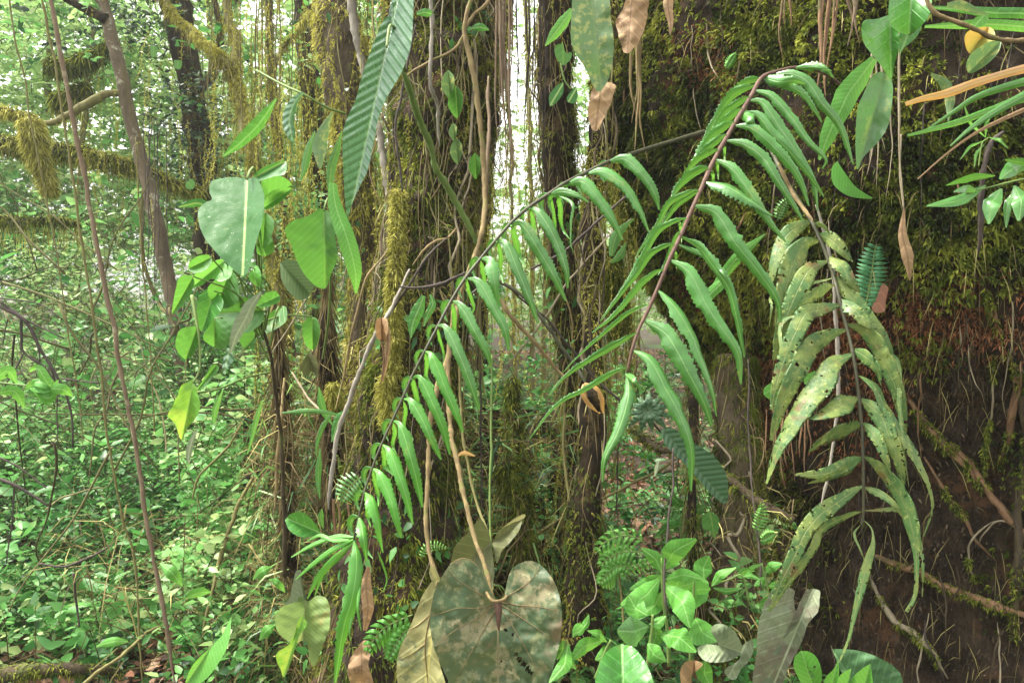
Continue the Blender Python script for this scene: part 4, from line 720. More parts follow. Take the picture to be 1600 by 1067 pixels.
# ------------------------------------------------------------------ vines, sticks and stems (each its own)
VN = [  # name, label, material, radius px list, points
 ('hanging_vine', 'thickest red-brown vine running down the left side from top to bottom', 'vine', [3.2, 3.6, 3.6, 3.2], [(68, -60, 2.2), (80, 10, 2.2), (100, 110, 2.2), (125, 240, 2.2), (150, 370, 2.2), (174, 490, 2.2), (203, 650, 2.2), (226, 790, 2.2), (250, 920, 2.2), (276, 1085, 2.2)]),
 ('hanging_vine', 'thin green-brown vine just left of the thickest vine', 'vinegr', [2, 1.8, 1.8], [(60, -60, 2.6), (66, 0, 2.6), (80, 70, 2.6), (97, 170, 2.6), (116, 300, 2.6), (132, 410, 2.6), (150, 520, 2.6), (166, 660, 2.6), (178, 740, 2.6), (192, 810, 2.6), (212, 900, 2.6), (224, 1085, 2.6)]),
 ('hanging_vine', 'hair-thin vine at the far left passing the hanging moss clump', 'vinegr', [1.3, 1], [(8, -60, 3.2), (20, 40, 3.2), (38, 120, 3.2), (48, 190, 3.2), (66, 280, 3.2), (85, 375, 3.2), (105, 510, 3.2), (122, 620, 3.2), (130, 700, 3.2)]),
 ('hanging_vine', 'thin vine crossing in front of the leaning pale trunk foot', 'vinegr', [1.2, 1], [(212, 215, 3.6), (222, 400, 3.6), (232, 520, 3.6), (240, 640, 3.6), (240, 700, 3.6)]),
 ('brown_liana', 'tan stem curving down from the top through the middle of the rooted tree', 'stemtan', [4, 4, 4, 3.5], [(745, -30, 2.2), (727, 45, 2.2), (738, 110, 2.2), (752, 200, 2.2), (758, 280, 2.2), (756, 350, 2.15), (742, 405, 2.1), (722, 450, 2.1), (708, 520, 2.05), (700, 560, 2.05), (684, 610, 2.0), (672, 660, 1.98), (668, 740, 1.95), (668, 830, 1.9), (682, 900, 1.85), (692, 945, 1.8)]),
 ('leaf_stalk', 'long tan stalk reaching down to the decaying heart leaf', 'stemtan', [3, 4, 4, 3.2], [(712, 470, 1.95), (704, 530, 1.93), (700, 600, 1.9), (704, 670, 1.85), (716, 730, 1.8), (730, 790, 1.75), (746, 850, 1.7), (762, 900, 1.65), (772, 936, 1.62)]),
 ('leaf_stalk', 'thinner stalk right of the long tan stalk, going to the olive leaf', 'vinegr', [2.2, 2.4, 2], [(716, 540, 2.2), (720, 620, 2.2), (726, 700, 2.15), (745, 780, 2.1), (758, 822, 2.05), (766, 850, 2.0)]),
 ('thin_stalk', 'upright thin green stalk left of the mossy stump', 'stemgr', [1.6, 1.8], [(768, 555, 2.3), (768, 650, 2.3), (766, 760, 2.25), (767, 860, 2.2), (770, 930, 2.1)]),
 ('thin_stalk', 'dark thin stalk behind the fern, right of the tan stalks', 'twig', [1.4, 1.4], [(752, 560, 2.5), (752, 640, 2.5), (752, 720, 2.5), (751, 800, 2.5)]),
 ('grey_stick', 'smooth grey dead stalk slanting left of the rooted tree', 'greystick', [2.2, 3.4, 3.6, 3.5, 3.5], [(640, 420, 2.2), (612, 480, 2.15), (590, 515, 2.1), (562, 575, 2.08), (543, 630, 2.06), (526, 690, 2.05), (519, 740, 2.05), (514, 795, 2.05)]),
 ('green_liana', 'stout green jointed stem slanting from the ribbed leaf down to the right', 'stemgr', [4.5, 5.2, 4.6, 5, 4], [(630, 110, 1.75), (650, 170, 1.85), (672, 225, 1.95), (682, 262, 2.0), (700, 290, 2.05), (718, 325, 2.1), (742, 372, 2.15), (760, 400, 2.2)]),
 ('arching_twig', 'dark twig arching level across the rooted tree towards the fern', 'twig', [2, 2.6, 2.2], [(622, 448, 2.1), (650, 450, 2.1), (690, 443, 2.1), (720, 430, 2.1), (733, 424, 2.1)]),
 ('arching_twig', 'dark shiny arching stalk that holds the orange fruit', 'rachis', [2.4, 3, 3, 3], [(735, 462, 2.0), (765, 438, 2.0), (790, 444, 2.0), (825, 470, 2.0), (850, 505, 2.0), (878, 545, 2.0), (900, 575, 2.0), (918, 605, 1.98)]),
 ('arching_twig', 'second dark stalk running beside the fruit stalk and on under the big fern', 'twig', [2, 2, 2, 1.6], [(800, 452, 2.05), (850, 495, 2.1), (893, 548, 2.15), (930, 592, 2.2), (966, 622, 2.2), (1000, 640, 2.25), (1050, 690, 2.3), (1100, 712, 2.35)]),
 ('bare_stick', 'dry stick slanting below the fruit, orange at its top end', 'stemtan', [3.6, 3.4, 3, 3], [(781, 462, 2.1), (800, 495, 2.1), (835, 535, 2.12), (870, 578, 2.15), (885, 592, 2.15)]),
 ('thin_stalk', 'upright stalk between the mossy stem and the black trunk', 'vinegr', [2, 2.6, 2.8], [(886, 590, 2.5), (883, 650, 2.5), (881, 720, 2.45), (890, 790, 2.4), (894, 840, 2.4), (900, 895, 2.35)]),
 ('thin_stalk', 'dark thin stalk rising through the young broadleaf plants', 'twig', [1.6, 1.8], [(1052, 700, 1.9), (1050, 760, 1.88), (1044, 830, 1.85), (1036, 905, 1.82), (1042, 960, 1.8)]),
 ('thin_stalk', 'dark thin stalk in front of the mossy foot of the giant tree', 'twig', [1.4, 1.6], [(1168, 560, 2.3), (1172, 700, 2.25), (1176, 770, 2.2), (1184, 850, 2.15), (1190, 925, 2.1)]),
 ('slanting_stem', 'thin mossy stem slanting up to the right over the leaf litter', 'vinegr', [2, 2.4, 2], [(800, 862, 2.7), (860, 820, 2.75), (920, 790, 2.8), (970, 765, 2.85), (1030, 735, 2.9), (1060, 715, 2.9)]),
 ('slanting_stem', 'olive branch slanting at the lower left between shrubs', 'vinegr', [3.5, 3, 2.2], [(395, 745, 2.9), (372, 790, 2.85), (352, 850, 2.8), (335, 910, 2.75), (322, 960, 2.7), (316, 1000, 2.7)]),
 ('slanting_stem', 'pale olive stem curving up from the bottom left edge', 'vinegr', [3.2, 3, 2], [(110, 1085, 2.4), (150, 1050, 2.45), (190, 1025, 2.5), (225, 992, 2.6), (260, 975, 2.7)]),
 ('slanting_stem', 'thin stem running from the undergrowth up right to the mossy fork', 'vinegr', [1.6, 1.8, 1.4], [(300, 780, 3.0), (310, 745, 3.0), (340, 715, 3.0), (362, 690, 3.0), (385, 640, 3.0)]),
 ('slanting_stem', 'tan stem falling from the shredded stump down to the ground', 'stemtan', [2.4, 2.6, 2.2], [(444, 590, 2.55), (440, 650, 2.5), (434, 720, 2.5), (428, 800, 2.5)]),
 ('slanting_stem', 'pale thin stem slanting from the stump to the grey stick', 'rootpale', [1.6, 1.8, 1.5], [(455, 580, 2.5), (480, 620, 2.45), (510, 645, 2.4), (530, 655, 2.4)]),
 ('thin_line', 'taut pale twig slanting up behind the backlit leaf', 'rootpale', [1.0, 1.2], [(420, 560, 2.4), (470, 480, 2.35), (500, 430, 2.3), (515, 390, 2.3), (530, 330, 2.3)]),
 ('thin_line', 'fine pale stem curving past the strap leaf and grey stick', 'stemtan', [1.5, 1.8, 1.6], [(640, 360, 2.45), (600, 400, 2.4), (575, 430, 2.35), (562, 470, 2.35), (548, 530, 2.35), (535, 600, 2.35), (525, 640, 2.3)]),
 ('twig', 'thin bare twig slanting above the grey stick over the dark trunk', 'twig', [2, 1.8], [(608, 490, 2.2), (640, 445, 2.15), (665, 405, 2.15), (700, 370, 2.2)]),
 ('twig', 'brown hooked twig across the dark trunk under the green stem', 'stemtan', [1.6, 2, 1.8], [(645, 415, 2.3), (662, 392, 2.3), (680, 378, 2.3), (700, 372, 2.3), (715, 355, 2.32)]),
 ('twig', 'thin twig crossing from the fern towards the giant tree', 'twig', [2.2, 2.4, 1.8], [(830, 420, 2.3), (880, 395, 2.2), (930, 350, 2.15), (985, 300, 2.2)]),
 ('twig', 'pale thin stem crossing in the gap below the fern arch', 'rootpale', [1.5, 1.5], [(790, 575, 2.6), (850, 500, 2.5), (886, 440, 2.45), (950, 372, 2.4), (985, 340, 2.4)]),
 ('twig', 'dark stem slanting behind the top of the ribbed leaf', 'twig', [2, 2.2], [(628, 300, 2.3), (620, 200, 2.3), (635, 110, 2.3), (650, 40, 2.3)]),
 ('grey_branch', 'smooth grey branch under the ribbed leaf, going down to the roots', 'greystick', [5, 6, 5, 3], [(590, 190, 2.6), (598, 240, 2.6), (606, 290, 2.58), (620, 340, 2.56), (640, 380, 2.55)]),
 ('grey_branch', 'dark grey pole at the top behind the ribbed leaf tip', 'greystick', [7, 7, 6, 5], [(545, -40, 2.9), (553, 30, 2.9), (563, 80, 2.9), (572, 130, 2.9)]),
 ('grey_branch', 'thin grey upright stem at the top right of the ribbed leaf', 'greystick', [3.2, 3, 2.6], [(673, -30, 2.2), (674, 50, 2.2), (674, 130, 2.2), (684, 165, 2.25), (686, 230, 2.3)]),
 ('brown_liana', 'forked tan twig running up right from the top of the brown stem', 'stemtan', [3, 2.4], [(727, 45, 2.2), (742, 25, 2.2), (762, 5, 2.2), (775, -20, 2.2)]),
 ('brown_liana', 'tan stem crossing left from the brown stem towards the ribbed leaf', 'stemtan', [2.6, 2.2, 1.8], [(724, 55, 2.2), (708, 78, 2.2), (675, 95, 2.2), (648, 112, 2.2), (628, 128, 2.2)]),
 ('hanging_twig', 'thick root-like stem hanging between the dark trunk and the gap', 'vine', [2.6, 3, 3], [(762, 120, 2.4), (765, 200, 2.35), (760, 280, 2.3), (762, 330, 2.3)]),
 ('leaning_branch', 'mossy branch slanting behind the arching fern up to the giant tree', 'twig', [2.6, 2.6, 2.4], [(970, 245, 1.8), (1010, 233, 1.85), (1060, 218, 1.95), (1110, 205, 2.1)]),
 ('bent_twig', 'brown bent twig hanging from the top at the right over green leaves', 'stemtan', [3, 3.6, 3.4, 3, 2], [(1440, -15, 1.3), (1456, 18, 1.3), (1480, 32, 1.3), (1515, 44, 1.3), (1545, 58, 1.32), (1580, 64, 1.34), (1610, 62, 1.37), (1720, 50, 1.55), (1860, 60, 1.98)]),
 ('dark_stick', 'dark upright stick at the right behind the strap leaves', 'twig', [4, 4, 3], [(1570, 205, 1.9), (1550, 225, 1.9), (1540, 260, 1.9), (1533, 320, 1.92), (1530, 400, 1.95)]),
 ('mossy_twig', 'mossy pale twig hanging between big fern and spotted fern', 'stemtan', [2.4, 2.8, 2.4], [(1216, 256, 1.6), (1232, 292, 1.6), (1250, 325, 1.58), (1268, 348, 1.55)]),
 ('mossy_twig', 'grey stem hanging behind the spotted fern', 'greystick', [2.6, 2.8, 2.4], [(1276, 320, 1.75), (1300, 420, 1.75), (1306, 520, 1.75), (1312, 600, 1.75), (1302, 700, 1.75), (1282, 798, 1.75)]),
]
for (nm, lb, mt, rp, pts) in VN:
    rp = list(np.interp(np.linspace(0, 1, 14), np.linspace(0, 1, len(rp)), rp)); rp[0] *= .6; rp[-1] *= .3
    mb = MB(); ptube(mb, pts, rp, n=max(30, len(pts)*9), sides=9, wob=0.7, ws=70, jit=0.014); tag(mb.build(nm, M[mt]), lb, {'hanging_vine': 'vine', 'leaf_stalk': 'stalk', 'thin_stalk': 'stalk'}.get(nm, 'stem' if 'stem' in nm else 'liana' if 'liana' in nm else 'twig'))
# bare forked twig at the left edge
t = thing('bare_branch', 'bare dark forked branch drooping in from the left edge', 'branch', W(0, 478, 2.6))
for pts, r_ in [([(-60, 440, 2.6), (0, 478, 2.6), (40, 503, 2.6), (62, 545, 2.6), (88, 585, 2.6), (104, 620, 2.6), (112, 660, 2.6), (114, 700, 2.6)], [4, 3, 2, 1.4]), ([(0, 470, 2.6), (40, 500, 2.6), (100, 530, 2.6)], [2, 1.2]), ([(32, 500, 2.6), (34, 530, 2.6), (38, 552, 2.6), (70, 575, 2.6), (98, 610, 2.6)], [2.4, 1.4]),
   ([(38, 552, 2.6), (22, 580, 2.6), (3, 612, 2.6)], [1.6, 1]), ([(50, 515, 2.6), (62, 560, 2.6), (52, 605, 2.6)], [1.4, .8]), ([(75, 565, 2.6), (88, 600, 2.6), (88, 650, 2.6), (90, 690, 2.6)], [1.4, .8]), ([(0, 465, 2.6), (60, 475, 2.6), (98, 500, 2.6)], [1.2, .8]), ([(98, 592, 2.6), (130, 596, 2.6), (155, 598, 2.6)], [1.4, 1]), ([(12, 500, 2.6), (5, 540, 2.6)], [1.2, .8])]:
    mb = MB(); ptube(mb, pts, r_, n=24, sides=6, wob=.3, ws=60, jit=.01); mb.build('twig', M['twig'], t)
# a second set of dry twigs lower left
t = thing('bare_branch', 'grey-brown forked branch among the shrubs at the lower left edge', 'branch', W(0, 745, 2.9))
for pts, r_ in [([(-40, 735, 2.9), (10, 752, 2.9), (45, 770, 2.9), (75, 790, 2.9)], [3, 3, 1.6]), ([(0, 715, 2.9), (30, 730, 2.9), (72, 763, 2.9)], [1.6, 1]), ([(22, 760, 2.9), (20, 810, 2.9), (10, 880, 2.9)], [1.4, 1]), ([(60, 880, 2.9), (100, 885, 2.9), (140, 870, 2.9), (175, 850, 2.9)], [1.4, 2, 1.2]), ([(115, 895, 2.8), (118, 930, 2.8), (124, 980, 2.8)], [2, 1.4])]:
    mb = MB(); ptube(mb, pts, r_, n=24, sides=6, wob=.3, ws=60, jit=.01); mb.build('twig', M['twig'], t)
# hanging dry root bundles
def bundle(label, x0, x1, y0, y1, d, n, mat, dj=0.05, rp=(1.2, 2.6), drift=0):
    t = thing('hanging_roots', label, 'roots', W((x0+x1)/2, y0, d))
    for k in range(n):
        a = rng.uniform(x0, x1); L = rng.uniform(0.55, 1.0)*(y1-y0); q = d+rng.normal()*dj; r0 = rng.uniform(*rp)
        mb = MB(); ptube(mb, [(a, y0, q), (a+rng.normal()*3, y0+L*.35, q), (a+drift*.6+rng.normal()*4, y0+L*.7, q), (a+drift+rng.normal()*5, y0+L, q)], [r0*.6, r0, r0*.9, r0*.6, r0*.15], n=30, sides=6, wob=.3, ws=70, jit=.01); mb.build('root', mat if not isinstance(mat, str) else M[mat], t)
bundle('reddish roots hanging straight in the sky gap at top centre', 778, 802, -60, 330, 2.5, 11, 'vine')
bundle('pair of reddish dry roots hanging from the top, left of the shiny leaves', 1284, 1310, -60, 165, 1.85, 6, 'root', rp=(1.6, 3.4), drift=-12)
bundle('thin reddish roots hanging above the tip of the big fern', 1214, 1242, -60, 115, 1.9, 3, 'root')
bundle('short brown dry roots hanging above the shiny leaves', 1318, 1336, -60, 75, 1.9, 4, 'vine', rp=(2, 4))
bundle('tan roots hanging below the spreading green leaves on the giant trunk', 1364, 1412, 40, 350, 2.0, 6, 'rootpale', rp=(1.2, 2.6))
bundle('pale strands hanging below the fern on the giant trunk face', 985, 1008, 20, 270, 2.35, 5, 'stemtan', rp=(1.4, 3))
bundle('orange-brown rootlets hanging under the spotted fern', 1195, 1275, 640, 770, 2.2, 12, 'root', rp=(.8, 1.8))
bundle('dense brown strands hanging in front of the rooted tree', 700, 770, 360, 700, 2.5, 16, 'vinegr', rp=(.8, 1.6))
bundle('fine strands hanging left of the rooted tree below the backlit leaf', 395, 520, 640, 830, 2.6, 18, 'stemtan', rp=(.7, 1.6), drift=-10)
bundle('brown strands hanging from the grey stick end', 512, 545, 780, 880, 2.2, 6, 'root', rp=(1, 2))
bundle('long thin lianas hanging behind the forked mossy trunk', 330, 470, -40, 420, 3.6, 14, 'vinegr', rp=(.7, 1.3))
bundle('thin dark strands hanging left of the ivy tree', 215, 260, 190, 560, 4.4, 6, 'twig', rp=(.7, 1.1))
bundle('thin strands hanging through the dark gap above the arching fern', 805, 850, -40, 300, 2.9, 9, 'twig', rp=(.7, 1.4))
# ------------------------------------------------------------------ the three long fern fronds
def frond(label, mat, rachis, rr, rmat, pinnae, name='fern_frond', serr=0.35, fold=0.35, sfreq=130, rag=0.0, torn=0.0):
    P, d = pathW(rachis, 60); t = thing(name, label, 'fern', P[0])
    mb = MB(); ptube(mb, rachis, rr, n=90, sides=8, wob=.15, ws=80); mb.build('rachis', M[rmat], t)
    R_ = crom(rachis, 300)
    for q in pinnae:
        pts, w = q[0], q[1]; o = q[2] if len(q) > 2 else {}
        p0 = np.array(pts[0]); k = np.argmin(np.hypot(R_[:, 0]-p0[0], R_[:, 1]-p0[1])); d0 = R_[k, 2]; dz = o.get('dz', -0.04)
        n = len(pts); tt = np.linspace(0, 1, n)
        pp = [(a, b, d0+dz*math.sin(s*2.2)-0.0) for (a, b), s in zip(pts, tt)]
        pp = [(R_[k, 0], R_[k, 1], d0)]+pp if np.hypot(R_[k, 0]-p0[0], R_[k, 1]-p0[1]) > 3 else pp
        wl = [w*.10, w*.62, w*1.0, w*.95, w*.88, w*.78, w*.62, w*.42, w*.16] if 'wl' not in o else [w*x for x in o['wl']]
        mb = MB(); ribbon(mb, pp, [x*0.5 for x in wl], roll=o.get('roll', rng.normal()*0.25), fold=o.get('fold', fold)*rng.uniform(.7, 1.3), serr=serr, sfreq=sfreq, rag=rag, torn=torn, ripple=0.06, n=64 if not torn else 90, k=3 if not torn else 6, asym=rng.uniform(.85, 1.1), var=rng.uniform(.25, .75), seed=len(ORG), twist=rng.normal()*(.6 if torn else .35))
        mb.build('leaflet', M[o.get('mat', mat)], t)
    return t
RA = [(1100, 206, 2.0), (1010, 233, 1.75), (951, 253, 1.6), (916, 270, 1.55), (885, 285, 1.5), (855, 305, 1.47), (825, 325, 1.45), (800, 347, 1.43), (775, 375, 1.41), (752, 403, 1.4), (729, 432, 1.38), (706, 468, 1.36), (685, 508, 1.34), (664, 548, 1.32), (645, 585, 1.31), (630, 620, 1.3), (614, 655, 1.29), (597, 692, 1.28), (582, 730, 1.27), (570, 767, 1.26), (561, 805, 1.25), (553, 843, 1.25)]
A = [([(951, 253), (977, 249), (1003, 272), (1022, 300), (1030, 328)], 24), ([(916, 272), (943, 268), (977, 292), (1000, 328), (1014, 362)], 24), ([(888, 288), (911, 284), (937, 313), (956, 341), (973, 375)], 24),
 ([(859, 304), (880, 299), (906, 307), (920, 316)], 15), ([(872, 305), (895, 318), (893, 345), (892, 380), (897, 395)], 7), ([(829, 326), (843, 333), (867, 373), (884, 420), (887, 450)], 25), ([(801, 352), (817, 352), (846, 398), (868, 436), (884, 470)], 25),
 ([(778, 377), (792, 382), (808, 420), (824, 458), (841, 505)], 24), ([(751, 404), (766, 409), (772, 438), (779, 484)], 25), ([(729, 435), (750, 443), (774, 485), (789, 515), (795, 548)], 23), ([(706, 471), (721, 480), (743, 519), (760, 551), (767, 573)], 24),
 ([(683, 509), (698, 514), (718, 555), (735, 600), (749, 640)], 25), ([(664, 548), (676, 558), (695, 605), (712, 645), (723, 675)], 25), ([(645, 590), (657, 592), (676, 630), (691, 667), (703, 710)], 25), ([(630, 623), (643, 628), (662, 660), (675, 690), (689, 718)], 24),
 ([(614, 657), (626, 667), (638, 703), (650, 746), (660, 792)], 25), ([(597, 694), (609, 706), (623, 742), (635, 777), (645, 819)], 25), ([(582, 731), (594, 743), (610, 780), (618, 811), (626, 840)], 24), ([(570, 768), (581, 782), (590, 816), (599, 863)], 24),
 ([(561, 807), (567, 838), (573, 876)], 20), ([(553, 843), (557, 880), (550, 935), (536, 985), (524, 1066)], 30, {'wl': [.1, .7, .9, 1, .9, .85, .6, .5, .2], 'mat': 'fernlow'}), ([(556, 870), (560, 915), (558, 950), (564, 985)], 12, {'mat': 'fernlow'}), ([(550, 900), (552, 945), (546, 985), (548, 1000)], 12, {'mat': 'fernlow'})]
A = [(q[0], q[1]*1.15, *q[2:]) for q in A]
for k, q in enumerate(A):
    if k > 11: A[k] = (q[0], q[1], dict(mat='fernlow', **{a: b for a, b in (q[2] if len(q) > 2 else {}).items() if a != 'mat'}))
for q in list(A[:20]):                                     # the far row, seen edge-on behind the stem
    (x, y) = q[0][0]; L = rng.uniform(45, 75)
    A.append(([(x, y), (x-10, y+2), (x-13, y+16), (x-7, y+32)], rng.uniform(11, 15), {'dz': .03, 'roll': .5}))
    if 700 > x or x < 880: A.append(([(x, y+3), (x+4, y+18), (x+6+rng.normal()*3, y+L*.7), (x+10+rng.normal()*5, y+L)], rng.uniform(10, 15), {'dz': .12, 'roll': .6, 'mat': 'fernlow'}))
frond('long drooping green fern frond running diagonally through the centre', 'fern', RA, [3.4, 3, 2.4, 2.0, 1.6], 'rachis', A, serr=.45, rag=.25)
# feathery leaflets at the lower left of the first frond
t = thing('fern_tip', 'narrow green blades fanning left from the lower end of the central frond', 'fern', W(553, 842, 1.28))
for pts, w in [([(556, 838), (525, 838), (490, 850), (455, 870)], 9), ([(552, 842), (520, 858), (490, 880), (462, 905)], 10), ([(548, 850), (515, 880), (495, 905), (480, 935)], 11), ([(553, 846), (530, 870), (505, 895), (492, 930)], 9), ([(545, 843), (520, 843), (500, 836), (480, 845)], 8), ([(556, 838), (540, 850), (528, 850)], 14), ([(590, 862), (597, 880), (604, 905), (598, 925)], 6)]:
    mb = MB(); ribbon(mb, [(a, b, 1.28+.02*i) for i, (a, b) in enumerate(pts)], [w*.1, w*.5, w*.5, w*.4, w*.1], roll=rng.normal()*.3, serr=.3, sfreq=100, var=rng.uniform(.3, .7)); mb.build('leaflet', M['fernlow'], t)
RB = [(1385, 215, 2.15), (1340, 158, 1.8), (1290, 116, 1.6), (1250, 106, 1.5), (1215, 112, 1.44), (1190, 122, 1.4), (1174, 150, 1.37), (1150, 190, 1.34), (1128, 228, 1.31), (1110, 262, 1.29), (1098, 290, 1.27), (1080, 330, 1.25), (1065, 365, 1.23), (1045, 408, 1.21), (1028, 450, 1.2), (1010, 490, 1.19), (998, 515, 1.18), (988, 545, 1.17), (980, 582, 1.17)]
B = [([(1249, 108), (1277, 104), (1292, 110), (1303, 122)], 13), ([(1240, 108), (1265, 104), (1285, 106), (1300, 111)], 9), ([(1210, 117), (1236, 115), (1262, 128), (1284, 160), (1313, 197), (1333, 256)], 19), ([(1200, 128), (1226, 133), (1252, 145), (1274, 175), (1284, 192)], 15), ([(1196, 122), (1220, 128), (1240, 126), (1258, 132)], 20),
 ([(1176, 141), (1206, 150), (1237, 184), (1263, 220), (1290, 248), (1285, 264)], 18), ([(1169, 158), (1192, 161), (1220, 201), (1249, 243), (1272, 285), (1278, 330)], 19), ([(1159, 176), (1184, 181), (1209, 212), (1237, 240), (1266, 276), (1287, 307)], 17), ([(1162, 176), (1172, 186), (1180, 200)], 16), ([(1147, 197), (1176, 201), (1212, 232), (1246, 274), (1264, 322)], 18),
 ([(1133, 220), (1164, 226), (1192, 246), (1212, 277), (1237, 316), (1255, 346)], 19), ([(1116, 249), (1145, 265), (1173, 302), (1198, 341), (1228, 378)], 20), ([(1101, 284), (1136, 292), (1173, 314), (1207, 337)], 26), ([(1082, 322), (1119, 333), (1148, 378), (1185, 424), (1214, 468), (1219, 502)], 25), ([(1061, 369), (1093, 388), (1116, 419), (1137, 449), (1151, 498), (1163, 558)], 21), ([(1110, 405), (1128, 425), (1143, 448)], 10),
 ([(1046, 406), (1077, 425), (1103, 475), (1130, 515), (1153, 552), (1158, 600)], 26), ([(1026, 451), (1050, 475), (1076, 514), (1097, 563), (1113, 607), (1120, 650)], 26), ([(1006, 500), (1038, 519), (1056, 545), (1080, 590), (1100, 629), (1112, 665)], 31), ([(989, 547), (1016, 563), (1040, 607), (1063, 649), (1080, 700), (1080, 767)], 29),
 ([(980, 583), (981, 622), (965, 674), (945, 715), (941, 752)], 22), ([(979, 585), (990, 594), (1001, 608)], 11)]
Bl = [([(1009, 477), (982, 490), (948, 518), (904, 557), (880, 582)], 12), ([(992, 521), (955, 543), (914, 567), (882, 590), (857, 619)], 17), ([(984, 575), (963, 580), (921, 606), (870, 634), (827, 686)], 14), ([(1031, 422), (1006, 440), (980, 470), (955, 497), (925, 520)], 17), ([(1048, 382), (1019, 396), (998, 425), (967, 464), (938, 502)], 18), ([(1067, 342), (1032, 359), (1009, 395), (985, 435), (958, 475)], 17),
 ([(1084, 298), (1048, 317), (1030, 348), (998, 395), (994, 410)], 17), ([(1101, 263), (1080, 275), (1058, 297), (1046, 322)], 22), ([(1117, 235), (1092, 250), (1072, 272), (1062, 295)], 20), ([(1131, 212), (1102, 235), (1083, 257), (1068, 285)], 20), ([(1143, 192), (1117, 210), (1094, 237), (1080, 266)], 22), ([(1156, 171), (1134, 190), (1108, 221), (1096, 240)], 20), ([(1167, 153), (1136, 174), (1118, 198), (1106, 215)], 20), ([(1181, 133), (1147, 148), (1117, 190), (1097, 223)], 24), ([(1192, 122), (1165, 130), (1140, 152), (1128, 172)], 22),
 ([(1090, 300), (1062, 318), (1040, 345), (1020, 380)], 14), ([(1075, 335), (1060, 375), (1048, 400)], 10), ([(1058, 365), (1040, 410), (1028, 430)], 9)]
B = [(q[0], q[1]*1.3) for q in B]
B += [(q[0], q[1], {'dz': .05, 'roll': .55, 'mat': 'fern'}) for q in Bl]
B += [([(x, y), (x+2, y+14), (x+3, y+30)], 7, {'dz': .05, 'mat': 'backlit'}) for x, y in [(1120, 252), (1113, 270), (1130, 225), (1054, 390), (1062, 350)]]
frond('largest green fern frond arching over from the upper right, its tip hanging at centre', 'fern', RB, [2, 2.6, 3.4, 3.6, 3.4, 3, 2], 'rachisbr', B, fold=.5, serr=.55, rag=.35)
RC = [(1190, 205, 2.3), (1205, 235, 1.85), (1228, 282, 1.7), (1255, 325, 1.62), (1270, 350, 1.58), (1288, 390, 1.55), (1302, 430, 1.53), (1312, 470, 1.5), (1325, 520, 1.48), (1334, 560, 1.46), (1342, 620, 1.45), (1347, 680, 1.44), (1349, 740, 1.43), (1349, 800, 1.43), (1346, 822, 1.43)]
C = [([(1261, 348), (1232, 365), (1215, 395), (1206, 430), (1203, 460)], 28), ([(1280, 376), (1256, 384), (1238, 414), (1229, 446), (1223, 485), (1214, 530)], 38), ([(1293, 408), (1266, 420), (1250, 446), (1233, 483), (1219, 520), (1209, 562)], 34), ([(1303, 445), (1277, 459), (1258, 472), (1240, 492)], 26), ([(1310, 477), (1282, 483), (1259, 490), (1243, 519), (1227, 556), (1213, 600), (1205, 640)], 32),
 ([(1322, 515), (1290, 528), (1265, 546), (1251, 572), (1236, 600), (1219, 642), (1205, 688)], 34), ([(1332, 553), (1300, 570), (1285, 596), (1262, 627), (1233, 670), (1211, 712), (1197, 755)], 42), ([(1340, 622), (1315, 633), (1285, 648), (1262, 654)], 34), ([(1343, 665), (1312, 676), (1287, 689), (1264, 705)], 34), ([(1344, 716), (1315, 730), (1287, 740), (1243, 742)], 22), ([(1344, 718), (1318, 737), (1290, 748), (1262, 755)], 20),
 ([(1344, 761), (1315, 780), (1278, 807), (1256, 835), (1241, 869), (1222, 906), (1200, 955)], 26), ([(1342, 800), (1306, 814), (1282, 830), (1272, 853), (1249, 888), (1225, 920), (1203, 955)], 20),
 ([(1282, 368), (1301, 376), (1318, 393), (1332, 410)], 24), ([(1272, 350), (1288, 355), (1298, 370)], 12), ([(1295, 401), (1314, 415), (1329, 438), (1343, 458)], 25), ([(1309, 435), (1324, 457), (1340, 475), (1358, 498), (1376, 521), (1390, 548), (1396, 574)], 24), ([(1316, 470), (1337, 486), (1358, 507), (1379, 512)], 23), ([(1326, 508), (1353, 519), (1374, 548), (1390, 582), (1403, 616), (1411, 658), (1413, 685)], 30), ([(1336, 548), (1355, 559), (1371, 580), (1376, 602)], 20),
 ([(1344, 588), (1366, 603), (1383, 636), (1405, 675), (1427, 709), (1448, 751), (1457, 793), (1443, 838)], 24, {'wl': [.1, .9, 1, 1.1, 1.1, .7, .35, .25, .15]}), ([(1350, 627), (1376, 650), (1390, 684), (1405, 722), (1411, 760)], 30), ([(1352, 664), (1368, 682), (1382, 712), (1392, 742)], 20), ([(1354, 715), (1377, 734), (1402, 768), (1419, 802), (1430, 850), (1432, 893), (1429, 931), (1416, 955)], 28, {'wl': [.1, .8, 1, 1, .9, .5, .25, .25, .2]}), ([(1420, 800), (1436, 845), (1442, 885), (1441, 932)], 9), ([(1353, 762), (1377, 772), (1399, 790), (1412, 810)], 12),
 ([(1398, 560), (1406, 640), (1412, 700), (1420, 760)], 8), ([(1349, 812), (1362, 826), (1364, 850), (1354, 885), (1345, 920), (1335, 960), (1326, 998), (1311, 1034)], 15, {'wl': [.1, .2, .8, 1, .9, .6, .4, .3, .2]}), ([(1212, 460), (1206, 480), (1202, 510)], 8), ([(1226, 500), (1222, 560), (1214, 600)], 9), ([(1344, 820), (1335, 835), (1345, 860), (1352, 880)], 5)]
C = [(q[0], q[1]*1.2, dict(roll=rng.normal()*.45, **(q[2] if len(q) > 2 else {}))) for i, q in enumerate(C)]
frond('old spotted fern frond hanging at the right, yellow-blotched and browning', 'fernold', RC, [3, 3, 2.8, 2.6, 2], 'rachis', C, fold=.12, serr=.5, sfreq=75, rag=.8, torn=.34)

